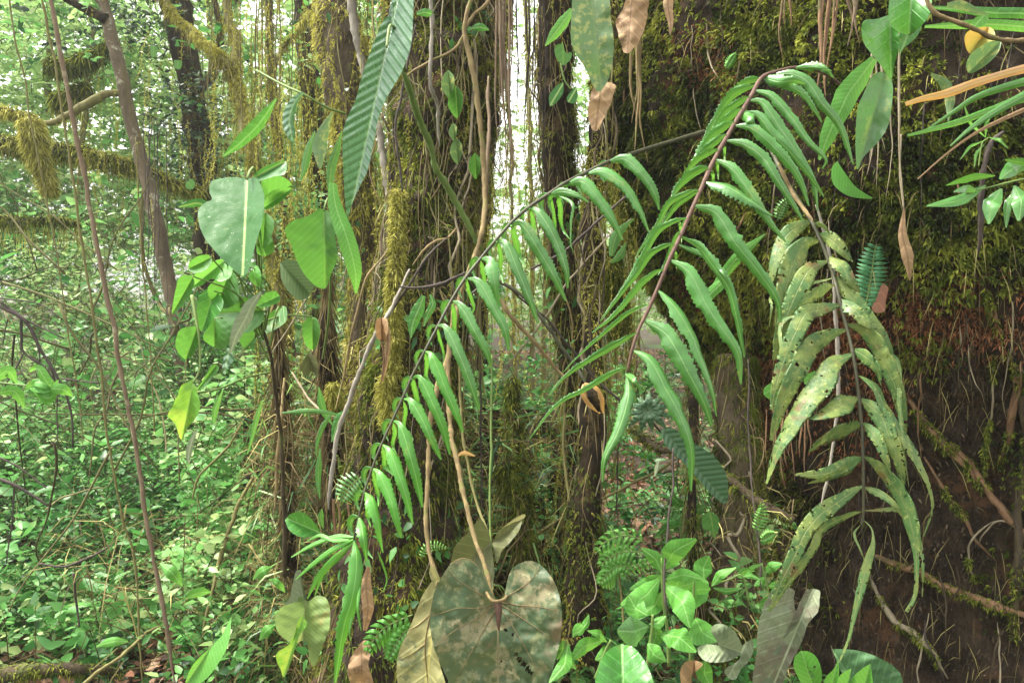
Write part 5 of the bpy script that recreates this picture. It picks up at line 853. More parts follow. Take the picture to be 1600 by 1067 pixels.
# ------------------------------------------------------------------ single leaves: (outline or path)
def leafthing(name, label, parts, cat='leaf', group=None):
    """parts: (part name, material, kind, data...)"""
    t = None
    for q in parts:
        mb = MB()
        if q[2] == 's': shape(mb, *q[3], **(q[4] if len(q) > 4 else {}))
        elif q[2] == 'r': ribbon(mb, *q[3], **(q[4] if len(q) > 4 else {}))
        elif q[2] == 'v':
            for v_ in q[3]:
                c_ = crom(np.array(v_, float), 30); ptube(mb, np.c_[c_, shape.df(c_[:, 0], c_[:, 1])-.0012], q[4], n=30, sides=5)
        elif q[2] == 't': ptube(mb, q[3], q[4], n=26, sides=7, wob=.15, ws=80)
        if t is None and len(parts) == 1: return tag(mb.build(name, M[q[1]]), label, cat, group)
        if t is None: t = thing(name, label, cat, mb.V[0][0], group)
        mb.build(q[0], M[q[1]], t)
    return t
LF = leafthing
# 1 big ribbed leaf hanging at the top centre
LF('ribbed_leaf', 'large shiny ribbed leaf hanging at the top left of centre', [
 ('blade', 'ribbed', 's', ([(612, -6), (619, -40), (632, -50), (645, -15), (645, 40), (640, 80), (625, 118), (606, 150), (593, 180), (584, 222), (575, 265), (562, 292), (549, 322), (543, 342), (539, 310), (536, 262), (535, 215), (541, 188), (556, 155), (566, 118), (580, 78), (597, 35), (607, 26), (608, 50), (604, 72), (611, 60), (614, 20)], (604, 74), (545, 342), 1.32), dict(tx=.0012, ty=-.0006, bulge=.05, cen=(588, 150), fold=.16, rip=.012, n=120, k=18)),
 ('petiole', 'stemgr', 't', [(604, 74, 1.33), (610, 40, 1.38), (625, 60, 1.5), (632, 110, 1.7)], [2, 3])])
# 2 big smooth heart leaf at left
LF('heart_leaf', 'large smooth green heart leaf, pale midrib, left of centre', [
 ('blade', 'broad', 's', ([(385, 280), (368, 277), (345, 279), (330, 284), (327, 298), (331, 312), (322, 316), (310, 328), (311, 350), (320, 372), (338, 395), (358, 415), (378, 431), (388, 424), (394, 402), (402, 372), (410, 345), (413, 310), (408, 290), (400, 278)], (386, 280), (379, 431), 1.55), dict(tx=-.0008, ty=-.0008, bulge=.03, cen=(368, 345), fold=.14, rip=.012)),
 ('petiole', 'stemgr', 't', [(386, 280, 1.56), (395, 262, 1.62), (405, 300, 1.75), (404, 400, 1.9), (410, 500, 2.1)], [2.2, 2.5])])
LF('folded_leaf', 'small folded green leaf tip sticking out left of the big smooth heart leaf', [('blade', 'broad', 'r', ([(332, 326, 1.6), (310, 318, 1.6), (295, 320, 1.6), (279, 324, 1.6)], [5, 8, 6, 1]), dict(roll=.4))])
LF('curled_leaf', 'upper curled lobe of leaf behind the big smooth heart leaf', [('blade', 'broad', 's', ([(392, 280), (402, 268), (420, 258), (446, 252), (445, 272), (428, 276), (410, 282), (400, 286)], (392, 280), (446, 252), 1.62), dict(fold=.1, bulge=.02))])
LF('green_leaf', 'rounded bright leaf behind the right edge of the big smooth heart leaf', [('blade', 'backlit', 's', ([(408, 284), (420, 274), (440, 276), (456, 288), (452, 298), (440, 306), (425, 318), (412, 328), (408, 305)], (410, 320), (455, 290), 1.68), dict(fold=.1, bulge=.02))])
LF('green_leaf', 'pointed two-tone leaf below the rounded bright leaf', [('blade', 'young', 's', ([(412, 308), (430, 297), (456, 294), (448, 306), (432, 320), (412, 328)], (411, 326), (457, 294), 1.64), dict(fold=.12))])
# 3 backlit heart leaf, 4 strap leaf
LF('backlit_leaf', 'big translucent yellow-green heart leaf lit from behind', [
 ('blade', 'backlit', 's', ([(500, 326), (480, 338), (458, 345), (446, 356), (447, 368), (456, 385), (465, 410), (478, 432), (495, 448), (509, 450), (516, 432), (527, 402), (524, 375), (522, 345), (512, 330)], (506, 330), (508, 450), 1.85), dict(tx=.0008, bulge=.06, cen=(490, 385), fold=.12, rip=.02)),
 ('petiole', 'stemgr', 't', [(506, 330, 1.85), (512, 310, 1.88), (516, 360, 1.95), (515, 480, 2.1), (505, 560, 2.3)], [1.5, 2])])
LF('strap_leaf', 'long pale green hanging leaf right of the translucent heart leaf', [('blade', 'young', 'r', ([(520, 286, 1.75), (524, 320, 1.74), (536, 355, 1.73), (549, 395, 1.73), (556, 430, 1.74), (556, 458, 1.76)], [6, 11, 14, 14, 12, 2]), dict(roll=.3, fold=.2))])
LF('strap_leaf', 'narrow dull leaf hanging left of the ribbed leaf', [('blade', 'mottled', 'r', ([(520, 175, 2.0), (510, 195, 2.0), (500, 225, 2.0), (500, 262, 2.0)], [1, 8, 12, 3]), dict(fold=.3))])
LF('drooping_leaf', 'drooping ribbed leaf hanging from a thin stem beside the sky gap', [('blade', 'ribbed', 'r', ([(474, 145, 1.9), (460, 160, 1.88), (452, 185, 1.87), (455, 212, 1.87), (460, 226, 1.88)], [2, 7, 10, 9, 1]), dict(roll=.4, fold=.3)), ('stem', 'stemgr', 't', [(400, 110, 2.0), (440, 132, 1.95), (475, 148, 1.92), (510, 168, 1.95), (540, 178, 2.0)], [1.6, 2, 1.6])])
LF('lance_leaf', 'dark green lance-shaped leaf slanting above the big smooth heart leaf', [('blade', 'gloss', 'r', ([(432, 154, 1.5), (415, 180, 1.5), (395, 205, 1.5), (370, 228, 1.5), (348, 245, 1.5)], [1, 9, 12, 9, 1]), dict(roll=.5, fold=.25))])
LF('lance_leaf', 'narrow green blade just right of the drooping ribbed leaf', [('blade', 'fern', 'r', ([(492, 205, 2.1), (482, 235, 2.1), (476, 262, 2.1), (470, 282, 2.1)], [1, 6, 6, 1]), {})])
LF('lance_leaf', 'narrow yellow-green blade beside the upper end of the strap leaf', [('blade', 'backlit', 'r', ([(534, 205, 2.0), (526, 235, 2.0), (518, 262, 2.0), (514, 300, 2.0)], [1, 6, 7, 2]), {})])
LF('round_leaf', 'round pale leaf hanging on the ivy-clad trunk', [('blade', 'backlit', 's', ([(290, 285), (300, 280), (305, 288), (300, 296), (291, 294)], (290, 282), (302, 295), 3.4), {})])
LF('round_leaf', 'two small rounded leaves near the top of the ivy-clad trunk', [('blade', 'backlit', 's', ([(235, 72), (246, 74), (244, 88), (236, 88)], (240, 72), (240, 90), 3.8), {}), ('blade', 'backlit', 's', ([(272, 94), (284, 96), (282, 108), (273, 106)], (278, 94), (278, 109), 3.8), {})])
# leaf cluster at the left below the heart leaf
CL = [('backlit', 'dark-topped leaf tip at the upper left of the climbing leaf cluster', [(326, 398), (310, 400), (295, 412), (298, 425), (318, 424), (332, 408)], (330, 402), (295, 420), 1.75),
 ('backlit', 'long pointed leaf at the far left of the climbing leaf cluster', [(300, 430), (282, 432), (275, 450), (269, 490), (285, 478), (298, 458), (304, 442)], (302, 432), (269, 490), 1.72),
 ('young', 'bright toothed leaf just under the big smooth heart leaf', [(326, 412), (345, 405), (362, 412), (360, 432), (345, 440), (330, 436), (315, 446), (300, 448), (305, 428)], (350, 408), (305, 445), 1.82),
 ('backlit', 'broad mid-green leaf in the middle of the climbing cluster', [(362, 415), (372, 440), (372, 470), (350, 482), (330, 470), (325, 450), (342, 432)], (362, 415), (338, 480), 1.9),
 ('backlit', 'large pale leaf with small holes at the centre of the cluster', [(330, 470), (350, 462), (385, 465), (410, 480), (408, 505), (385, 520), (358, 515), (335, 500)], (405, 485), (335, 490), 1.95),
 ('gloss', 'shaded leaf overlapping the cluster from the left', [(310, 462), (325, 452), (345, 462), (348, 480), (332, 500), (318, 520), (306, 500)], (335, 455), (315, 520), 1.88),
 ('backlit', 'yellow-green lobed leaf under the shaded leaf', [(320, 515), (335, 498), (358, 505), (362, 525), (350, 545), (330, 540), (318, 530)], (335, 498), (335, 545), 1.97),
 ('gloss', 'oval grey-green leaf on the stem right of the cluster', [(400, 478), (412, 460), (430, 455), (438, 466), (432, 474), (415, 480)], (400, 479), (438, 462), 1.7),
 ('backlit', 'broad bright leaf hanging low right of the cluster', [(395, 510), (420, 490), (445, 478), (448, 500), (430, 515), (408, 525), (392, 540), (382, 545), (374, 530), (378, 515)], (440, 480), (382, 545), 2.1),
 ('young', 'small leaf behind the tip of the big smooth heart leaf', [(400, 380), (420, 365), (428, 390), (415, 400), (402, 396)], (405, 368), (415, 400), 1.9),
 ('backlit', 'leaf between the smooth heart leaf and the translucent heart leaf', [(412, 330), (428, 345), (424, 370), (412, 388), (404, 372), (408, 345)], (415, 332), (410, 388), 1.85),
 ('young', 'leaf directly under the tip of the big smooth heart leaf', [(388, 430), (400, 415), (408, 428), (406, 448), (392, 440)], (395, 418), (402, 448), 1.85),
 ('backlit', 'leaf hanging low behind the shredded stump', [(480, 495), (495, 498), (500, 520), (492, 545), (478, 540), (472, 512)], (488, 495), (488, 545), 2.4)]
for (mt, lb, o, b, tp, dd) in CL:
    LF('climber_leaf', lb, [('petiole', 'stemgr', 't', [(b[0], b[1], dd), ((b[0]*.5+204)+rng.normal()*12, b[1]*.5+245, dd*.5+1.0), (408+rng.normal()*6, 500+rng.normal()*25, 2.05)], [1.1, 1.6]), ('blade', mt, 's', (o, b, tp, dd), dict(rag=.03, fold=.12, bulge=.05, tx=rng.normal()*.0008, ty=rng.normal()*.0006, rip=.015, holes=[(378, 478, 3), (391, 476, 2.4)] if 'holes' in lb else ()))], group='leaves of the climber below the heart leaf')
LF('toothed_leaf', 'toothed bright leaf hanging on the left of the climbing cluster', [('blade', 'backlit', 's', ([(306, 510), (290, 511), (278, 520), (274, 540), (280, 552), (290, 562), (300, 556), (308, 540), (310, 520)], (308, 512), (290, 562), 1.75), dict(rag=.06, fold=.1, rip=.02))])
LF('pale_ribbed_leaf', 'silvery ribbed leaf edge slanting below the big smooth heart leaf', [('blade', 'greyleaf', 'r', ([(408, 456, 1.55), (393, 478, 1.54), (380, 505, 1.54), (368, 528, 1.54), (360, 552, 1.55)], [2, 10, 13, 9, 1]), dict(roll=.5, fold=.3, ripple=.15)), ('lower_fold', 'ribbed', 's', ([(356, 542), (366, 560), (358, 572), (350, 584), (348, 568)], (358, 544), (350, 585), 1.56), {})])
LF('yellowing_leaf', 'lobed yellowing leaf hanging at the left above the shrubs', [('blade', 'yellowing', 's', ([(300, 592), (284, 602), (276, 620), (268, 638), (262, 650), (274, 664), (284, 688), (292, 670), (304, 655), (312, 640), (311, 622), (306, 605)], (302, 598), (284, 688), 1.7), dict(rag=.08, fold=.12, bulge=.03, rip=.03)), ('petiole', 'stemgr', 't', [(302, 598, 1.7), (312, 575, 1.72), (311, 530, 1.74), (305, 490, 1.76), (300, 462, 1.78)], [1.5, 2, 3])])
LF('folded_leaf', 'folded pale-edged leaf right of the yellowing leaf', [('blade', 'backlit', 's', ([(304, 612), (318, 592), (332, 570), (342, 575), (330, 592), (318, 606)], (305, 614), (338, 570), 1.75), dict(fold=.1)), ('stem', 'stemgr', 't', [(305, 614, 1.75), (340, 608, 1.85), (385, 590, 2.0), (420, 582, 2.2)], [1.5, 1.5])])
for a, b, c_, lb, rw in [(300, 700, 1.9, 'pale furled leaf below the yellowing leaf', 1), (340, 640, 2.0, 'thin curved leaf in the tangle right of the yellowing leaf', 0)]:
    LF('narrow_leaf', lb, [('blade', 'greyleaf' if rw else 'young', 'r', ([(a+8, b-30, c_), (a, b-12, c_), (a-5, b+8, c_), (a-6, b+24, c_)], [1, 4, 5, 1]), {})])
mb = MB(); ptube(mb, [(446, 900, 2.5), (440, 700, 2.3), (424, 560, 2.1), (408, 500, 2.05), (404, 440, 2.0), (396, 360, 1.95), (400, 280, 1.9)], [4, 3, 2.4, 2], n=60, sides=9, wob=.5, ws=60, jit=.015); tag(mb.build('climber_vine', M['barkbrown']), 'dark climbing stem that carries the leaf cluster, rising beside the stumps', 'vine')
# near bright leaf cluster at left edge
t = thing('leafy_shoot', 'bright blurred leafy shoot entering at the left edge', 'plant', W(0, 595, 1.9))
for k in range(9):
    a = rng.uniform(-30, 75); b = 600+rng.normal()*10; an = rng.uniform(-2.6, .4)
    mb = MB(); ribbon(mb, [(a, b, 1.9), (a+14, b-4+rng.normal()*4, 1.88), (a+32, b+4+rng.normal()*8, 1.88), (a+46, b+10+rng.normal()*10, 1.9)], [2, 8, 9, 1], roll=rng.normal()*.6, fold=.2); mb.build('leaf', M['young'], t)
mb = MB(); ptube(mb, [(-60, 590, 1.92), (0, 598, 1.92), (80, 606, 1.92)], [2, 1]); mb.build('stem', M['stemgr'], t)

# shredded dark leaf-base stumps
def stump(label, pts, r_, d):
    t = thing('shredded_stump', label, 'stump', W(pts[0][0], pts[0][1], d))
    mb = MB(); G = ptube(mb, [(a, b, d) for a, b in pts], r_, n=50, sides=14, wob=.6, ws=30); mb.build('stump', M['barkblack'], t)
    P, N = scatter(G, 900); mb = MB(); blades(mb, P, N*.3+rng.normal(size=P.shape)*.15+[0, 0, -1], rng.uniform(.03, .12, len(P)), .004, bk=.1, var=rng.random(len(P))*.7); tag(mb.build('fibres', M['roots'], t), kind='stuff')
stump('dark shredded stump left of the grey stick, spike on top', [(429, 470), (433, 520), (438, 560), (440, 640), (446, 760), (455, 900)], [1, 6, 11, 9, 9, 12], 2.6)
stump('second dark shredded stump nearer the rooted tree, tall spike on top', [(512, 400), (512, 470), (508, 510), (512, 580), (518, 680), (520, 800)], [1, 4, 15, 15, 14, 14], 2.55)
LF('withered_leaf', 'black withered leaf hanging between the two stumps', [('blade', 'olive', 's', ([(468, 575), (482, 552), (496, 565), (496, 590), (488, 580), (478, 588)], (480, 552), (492, 590), 2.5), dict(fold=.2))])
LF('brown_bract', 'folded red-brown dead bract hooked over the grey stick', [
 ('hood', 'dry', 's', ([(586, 512), (588, 500), (597, 496), (605, 500), (606, 515), (602, 530), (590, 530)], (596, 497), (596, 530), 2.0), dict(fold=.2, bulge=.03)),
 ('strip', 'dry', 'r', ([(602, 498, 1.99), (606, 530, 1.99), (603, 565, 2.0), (598, 596, 2.02)], [3, 5, 4, 1]), dict(fold=.6)), ('strip', 'root', 't', [(596, 530, 2.0), (600, 560, 2.0), (595, 600, 2.0)], [2, 1])])
# pod: orange split fruit with dark seeds
t = thing('split_pod', 'bright orange split seed pod with a dark inside, in front of the black trunk', 'pod', W(925, 625, 1.95))
mb = MB(); ribbon(mb, [(912, 600, 1.95), (928, 608, 1.94), (937, 624, 1.94), (943, 646, 1.95)], [3, 7, 7, 1], fold=.6); mb.build('husk', M['orangehusk'] if 'orangehusk' in M else M['orange'], t)
mb = MB(); ribbon(mb, [(912, 600, 1.96), (911, 612, 1.95), (920, 628, 1.95), (938, 646, 1.96)], [2, 5, 6, 1], fold=.6); mb.build('husk', M['orange'], t)
mb = MB(); ptube(mb, [(918, 604, 1.93), (926, 618, 1.925), (933, 634, 1.93), (936, 642, 1.94)], [4, 8, 7, 2], n=20, sides=12, wob=.5, ws=150); mb.build('seeds', M['barkblack'], t)

# ------------------------------------------------------------------ bottom centre: decaying heart leaves
heart = [(778, 938), (768, 925), (757, 905), (748, 885), (733, 874), (718, 873), (703, 882), (694, 895), (684, 912), (677, 930), (673, 955), (672, 980), (678, 1010), (690, 1040), (700, 1062), (715, 1090), (760, 1130), (800, 1135), (840, 1100), (858, 1062), (868, 1030), (876, 995), (878, 960), (874, 930), (864, 905), (848, 885), (830, 876), (812, 880), (798, 892), (792, 910), (788, 930)]
LF('decaying_heart_leaf', 'huge decaying heart leaf, grey-tan with dark green patches and holes, bottom centre', [
 ('blade', 'dead', 's', (heart, (778, 938), (778, 1132), 1.6), dict(cen=(778, 985), tx=.0001, ty=-.0003, bulge=.04, fold=.10, rip=.03, n=260, k=80, holes=[(806, 1022, 3.4), (812, 1030, 4.2), (818, 1037, 4), (824, 1044, 4.2), (829, 1050, 3.5), (790, 984, 2.6), (801, 991, 2.8), (783, 1033, 2.2)])),
 ('veins', 'stemtan', 'v', [[(778, 940), (750, 950), (715, 950), (676, 962)], [(778, 942), (745, 965), (710, 985), (680, 1010)], [(778, 945), (755, 985), (735, 1020), (712, 1062)], [(776, 938), (745, 925), (715, 905), (700, 890)], [(778, 940), (810, 945), (845, 948), (874, 955)], [(780, 942), (815, 965), (845, 985), (872, 1005)], [(779, 945), (805, 985), (828, 1025), (848, 1066)], [(780, 938), (808, 922), (830, 905), (842, 888)], [(778, 940), (778, 1000), (778, 1060), (779, 1100)]], [.9, .35]),
 ('petiole', 'rachisbr', 't', [(778, 938, 1.59), (779, 955, 1.585), (779, 975, 1.585), (780, 985, 1.59)], [7, 6, 4, 1]), ('stalk', 'stemtan', 't', [(760, 925, 1.6), (768, 937, 1.58), (778, 939, 1.575), (790, 934, 1.6), (793, 915, 1.66)], [2.4, 2.6, 2]),
 ('rim', 'stemtan', 't', [(703, 882, 1.605), (718, 873, 1.605), (733, 874, 1.6), (746, 884, 1.6)], [.8, .8])])
for (x, y, s) in [(830, 922, 5), (817, 986, 6), (830, 1008, 6), (837, 1003, 4), (827, 1014, 4), (733, 920, 3)]:
    pass
LF('yellow_grey_leaf', 'yellowish curved leaf edge behind the left side of the decaying heart leaf', [
 ('blade', 'deadyel', 's', ([(676, 905), (660, 930), (650, 955), (638, 985), (626, 1010), (620, 1035), (622, 1070), (640, 1120), (700, 1120), (698, 1075), (688, 1040), (680, 1005), (674, 960), (680, 920)], (684, 905), (660, 1120), 1.68), dict(tx=-.0012, bulge=.03, fold=.15, rip=.04)), ('veins', 'stemtan', 'v', [[(684, 908), (672, 960), (664, 1010), (668, 1060), (672, 1100)], [(672, 960), (655, 975), (638, 985)], [(665, 1005), (645, 1020), (625, 1030)]], [1.4, .5]),
 ('curl', 'deadyel', 's', ([(672, 884), (680, 888), (688, 905), (690, 916), (680, 915), (671, 898)], (673, 884), (686, 914), 1.69), {})])
LF('olive_leaf', 'dull olive heart leaf standing behind the decaying heart leaf', [
 ('blade', 'olive', 's', ([(768, 848), (762, 828), (752, 812), (742, 818), (728, 835), (712, 852), (706, 870), (706, 890), (740, 895), (762, 930), (772, 900)], (768, 848), (712, 890), 1.95), dict(fold=.1, bulge=.04, rip=.03)),
 ('blade', 'olive', 's', ([(770, 848), (778, 830), (790, 822), (808, 814), (816, 812), (810, 830), (796, 848), (782, 862), (776, 880)], (770, 848), (815, 812), 1.97), dict(fold=.1, rip=.03)), ('edge', 'deadyel', 's', ([(776, 832), (790, 820), (806, 808), (820, 803), (818, 810), (800, 817), (786, 828)], (776, 832), (819, 804), 1.96), {})])
# glossy heart leaf at bottom
LF('glossy_heart_leaf', 'glossy dark green heart leaf at the bottom edge right of centre', [
 ('blade', 'gloss', 's', ([(972, 1006), (958, 1010), (944, 1022), (936, 1040), (930, 1066), (935, 1100), (970, 1130), (1010, 1110), (1022, 1075), (1014, 1045), (1002, 1024), (988, 1010)], (974, 1130), (972, 1006), 1.45), dict(bulge=.06, fold=.12, rip=.02, ty=-.0008))])
# grey heart leaf etc.
LF('grey_heart_leaf', 'small pale grey-green heart leaf lying on the plants, bottom right of centre', [('blade', 'greyleaf', 's', ([(1123, 1008), (1118, 998), (1111, 986), (1113, 978), (1126, 974), (1144, 982), (1153, 994), (1160, 1014), (1148, 1028), (1128, 1034), (1104, 1033), (1092, 1022), (1091, 1010), (1106, 1006)], (1124, 1007), (1158, 1018), 1.75), dict(cen=(1131, 1010), bulge=.05, fold=.1, rip=.03))])
LF('grey_brown_leaf', 'ragged grey-brown leaf right of the small grey heart leaf', [('blade', 'dead2' if 'dead2' in M else 'greyleaf', 's', ([(1174, 998), (1178, 1008), (1172, 1030), (1158, 1045), (1150, 1060), (1140, 1060), (1132, 1050), (1136, 1042), (1148, 1036), (1160, 1022), (1160, 1008)], (1168, 1000), (1138, 1058), 1.72), dict(rag=.05, rip=.03))])
LF('lobed_grey_leaf', 'large drooping grey lobed leaf with blackish base, bottom right of centre', [('blade', 'lobed', 's', ([(1228, 915), (1212, 918), (1198, 935), (1190, 955), (1184, 985), (1182, 1020), (1176, 1062), (1180, 1100), (1215, 1100), (1226, 1060), (1236, 1035), (1252, 1005), (1262, 975), (1278, 955), (1281, 935), (1280, 922), (1262, 920), (1256, 930), (1254, 960), (1250, 970), (1244, 958), (1240, 935), (1242, 922)], (1250, 970), (1200, 1090), 1.5), dict(cen=(1222, 1000), rag=.03, rip=.04, bulge=.04, fold=.12, n=140, k=16))])
LF('dark_heart_leaf', 'dark green veined heart leaf at the bottom, right corner side', [('blade', 'gloss2', 's', ([(1300, 1013), (1325, 1014), (1350, 1018), (1375, 1028), (1398, 1042), (1410, 1060), (1405, 1085), (1370, 1100), (1340, 1090), (1325, 1066), (1312, 1044)], (1345, 1085), (1300, 1014), 1.75), dict(bulge=.04, fold=.1, rip=.03))])
LF('bitten_leaf', 'bright oval leaf with bitten holes at the bottom right', [('blade', 'young', 's', ([(1250, 1017), (1242, 1026), (1240, 1040), (1246, 1056), (1258, 1075), (1278, 1080), (1284, 1060), (1282, 1040), (1274, 1024), (1262, 1017)], (1275, 1085), (1252, 1017), 1.55), dict(fold=.1, bulge=.03, k=22, holes=[(1272, 1042, 2.6), (1266, 1050, 2.2), (1270, 1056, 3), (1262, 1042, 1.2)]))])
LF('bright_leaf', 'bright pointed leaf at the bottom under the old spotted frond tip', [('blade', 'young', 's', ([(1310, 1030), (1302, 1045), (1288, 1062), (1282, 1100), (1302, 1100), (1308, 1070), (1311, 1050)], (1292, 1100), (1310, 1030), 1.5), dict(fold=.1))])
LF('bright_leaf', 'broad bright leaf rising at the bottom before the dark veined heart leaf', [('blade', 'young', 's', ([(1360, 1036), (1345, 1046), (1330, 1062), (1320, 1100), (1365, 1110), (1364, 1070)], (1340, 1110), (1360, 1036), 1.6), dict(fold=.1))])
LF('bright_leaf', 'small bright toothed leaf between the two bright bottom leaves', [('blade', 'young', 's', ([(1330, 1044), (1318, 1050), (1308, 1064), (1312, 1100), (1325, 1090), (1328, 1060)], (1318, 1100), (1330, 1044), 1.58), dict(fold=.1, rag=.05))])
LF('curled_brown_leaf', 'dark brown curled dead leaf under the small grey heart leaf', [('blade', 'dry', 's', ([(1062, 1050), (1068, 1036), (1082, 1031), (1098, 1036), (1092, 1045), (1082, 1050), (1080, 1068), (1085, 1090), (1068, 1085)], (1080, 1090), (1085, 1033), 1.75), dict(bulge=.06, fold=.2))])
# young broadleaf plants right of the black trunk
def plant(name, label, stem, sr, lv, d, mat='young', cat='plant', group=None):
    t = thing(name, label, cat, W(stem[-1][0], stem[-1][1], d), group)
    mb = MB(); ptube(mb, [(a, b, d) for a, b in stem], sr, n=24, sides=6, jit=.004); mb.build('stem', M['stemgr'], t)
    for q in lv:
        (x0, y0), (x1, y1), w = q[:3]; dz = q[3] if len(q) > 3 else rng.normal()*.04; b_ = q[4] if len(q) > 4 else 0.12
        mx, my = (x0+x1)/2, (y0+y1)/2; L = math.hypot(x1-x0, y1-y0); nx, ny = -(y1-y0)/L, (x1-x0)/L; bb = b_*L*rng.choice([-1, 1])
        pp = [(x0, y0, d), (x0+(mx-x0)*.6+nx*bb*.7, y0+(my-y0)*.6+ny*bb*.7, d+dz*.5), (mx+nx*bb, my+ny*bb, d+dz), (x1, y1, d+dz*1.3)]
        mb = MB(); ribbon(mb, pp, [w*.06, w*.34, w*.5, w*.47, w*.3, w*.06], roll=rng.normal()*.35, fold=rng.uniform(.1, .3), n=30, ripple=.05, var=rng.uniform(.2, .8), twist=rng.normal()*.3); mb.build('leaf', M[q[5] if len(q) > 5 else mat], t)
    return t
plant('broadleaf_seedling', 'tallest young broadleaf plant with a bitten star of leaves on top', [(1034, 872), (1034, 900), (1036, 940), (1042, 980), (1045, 1040)], [2, 3], [((1036, 890), (1088, 842), 34), ((1034, 895), (1002, 856), 22), ((1032, 898), (985, 920), 26), ((1030, 905), (970, 945), 34), ((1040, 915), (1078, 980), 40), ((1036, 912), (1084, 910), 38), ((1034, 925), (1000, 960), 26), ((1040, 870), (1062, 880), 18), ((1040, 905), (1100, 905), 20)], 1.85)
plant('broadleaf_seedling', 'young plant with wide pale leaves below the bitten star', [(1020, 960), (1018, 990), (1010, 1050)], [2, 3], [((1012, 978), (965, 985), 46, -.05, .1, 'greengrey'), ((1032, 990), (1088, 1018), 42, -.05), ((1015, 975), (1040, 962), 18), ((1012, 1005), (1040, 1032), 30), ((1010, 960), (982, 930), 34), ((1024, 970), (1012, 1020), 22)], 1.75)
plant('broadleaf_seedling', 'young plant with two upright leaves left of the mossy column', [(1085, 905), (1083, 950), (1080, 1000), (1078, 1060)], [1.8, 2.4], [((1100, 905), (1108, 868), 30), ((1070, 925), (1106, 908), 44), ((1075, 930), (1110, 920), 30), ((1084, 950), (1072, 910), 30), ((1086, 965), (1120, 1002), 46), ((1102, 1030), (1112, 1075), 26)], 1.9)
plant('broadleaf_seedling', 'seedling with drooping pointed leaves at the foot of the black trunk', [(955, 1000), (945, 1020), (930, 1060)], [2, 2.4], [((943, 1000), (890, 1034), 24), ((948, 1002), (918, 985), 16), ((955, 1010), (930, 1030), 24), ((910, 975), (895, 995), 16), ((905, 985), (920, 960), 12)], 1.7)
plant('broadleaf_seedling', 'bright seedling with long leaves beside the decaying heart leaf', [(885, 1000), (880, 1040), (870, 1080)], [2, 2], [((888, 1005), (858, 1066), 22), ((885, 1010), (900, 1045), 18), ((880, 1000), (870, 1030), 18), ((895, 990), (915, 975), 12)], 1.6)
plant('spindly_seedling', 'spindly seedling with forked pale leaves against the mossy column', [(1112, 915), (1140, 905), (1160, 900), (1170, 940)], [1.2, 1.6], [((1112, 916), (1150, 886), 16), ((1114, 918), (1160, 918), 10), ((1150, 900), (1180, 892), 12), ((1160, 900), (1188, 905), 10), ((1165, 900), (1192, 880), 8)], 2.0)
plant('leafy_sprig', 'sprig of small leaves at the foot of the mossy column', [(1190, 880), (1200, 920), (1206, 980)], [1.4, 1.4], [((1196, 895), (1222, 880), 16), ((1200, 915), (1228, 905), 14), ((1195, 900), (1178, 915), 12), ((1204, 930), (1185, 945), 14)], 2.1)
plant('broadleaf_plant', 'dark-leaved plant sprouting among the litter behind the seedlings', [(1070, 790), (1066, 830), (1060, 870)], [1.6, 2], [((1070, 800), (1030, 815), 16), ((1070, 795), (1105, 790), 18), ((1072, 790), (1050, 775), 14), ((1068, 820), (1022, 840), 16), ((1070, 812), (1110, 828), 18), ((1066, 830), (1090, 850), 14)], 2.6, 'gloss')
# oval leaf & withered leaves at the lower left
LF('oval_leaf', 'smooth oval green leaf standing alone left of the lower fern end', [('blade', 'gloss', 's', ([(445, 812), (455, 802), (472, 800), (488, 812), (500, 832), (486, 838), (468, 838), (452, 828)], (501, 833), (445, 808), 1.9), dict(fold=.1, bulge=.03)), ('petiole', 'stemgr', 't', [(501, 833, 1.9), (512, 842, 1.95), (520, 880, 2.1)], [1.3, 1.5])])
LF('withered_heart_leaf', 'withered pale heart leaf with a curled tip at the lower left of centre', [
 ('blade', 'yellowing2', 's', ([(478, 938), (470, 932), (455, 938), (438, 950), (430, 965), (433, 985), (448, 1000), (462, 1005), (478, 1000), (484, 1030), (492, 1040), (505, 1005), (514, 985), (516, 955), (510, 935), (495, 930), (484, 938)], (478, 938), (472, 1004), 1.8), dict(cen=(478, 968), bulge=.05, fold=.15, rip=.05)),
 ('tip', 'greyleaf', 's', ([(470, 890), (462, 893), (456, 918), (452, 935), (444, 945), (462, 940), (478, 936), (472, 910)], (475, 938), (466, 890), 1.82), dict(fold=.2, rip=.03))])
LF('lobed_bright_leaf', 'narrow lobed bright yellow-green leaf below the withered heart leaf', [('blade', 'yellowing', 's', ([(472, 960), (466, 970), (464, 980), (470, 984), (458, 995), (450, 1008), (434, 1018), (432, 1030), (438, 1045), (444, 1058), (454, 1035), (462, 1010), (468, 992), (480, 975)], (474, 960), (443, 1058), 1.7), dict(rag=.04, fold=.1))])
LF('green_leaf', 'bright cupped leaf in the bottom left undergrowth', [('blade', 'young', 's', ([(362, 962), (352, 985), (330, 1010), (300, 1040), (290, 1075), (320, 1062), (345, 1030), (358, 1000)], (360, 965), (290, 1070), 2.0), dict(fold=.2, bulge=.05))])
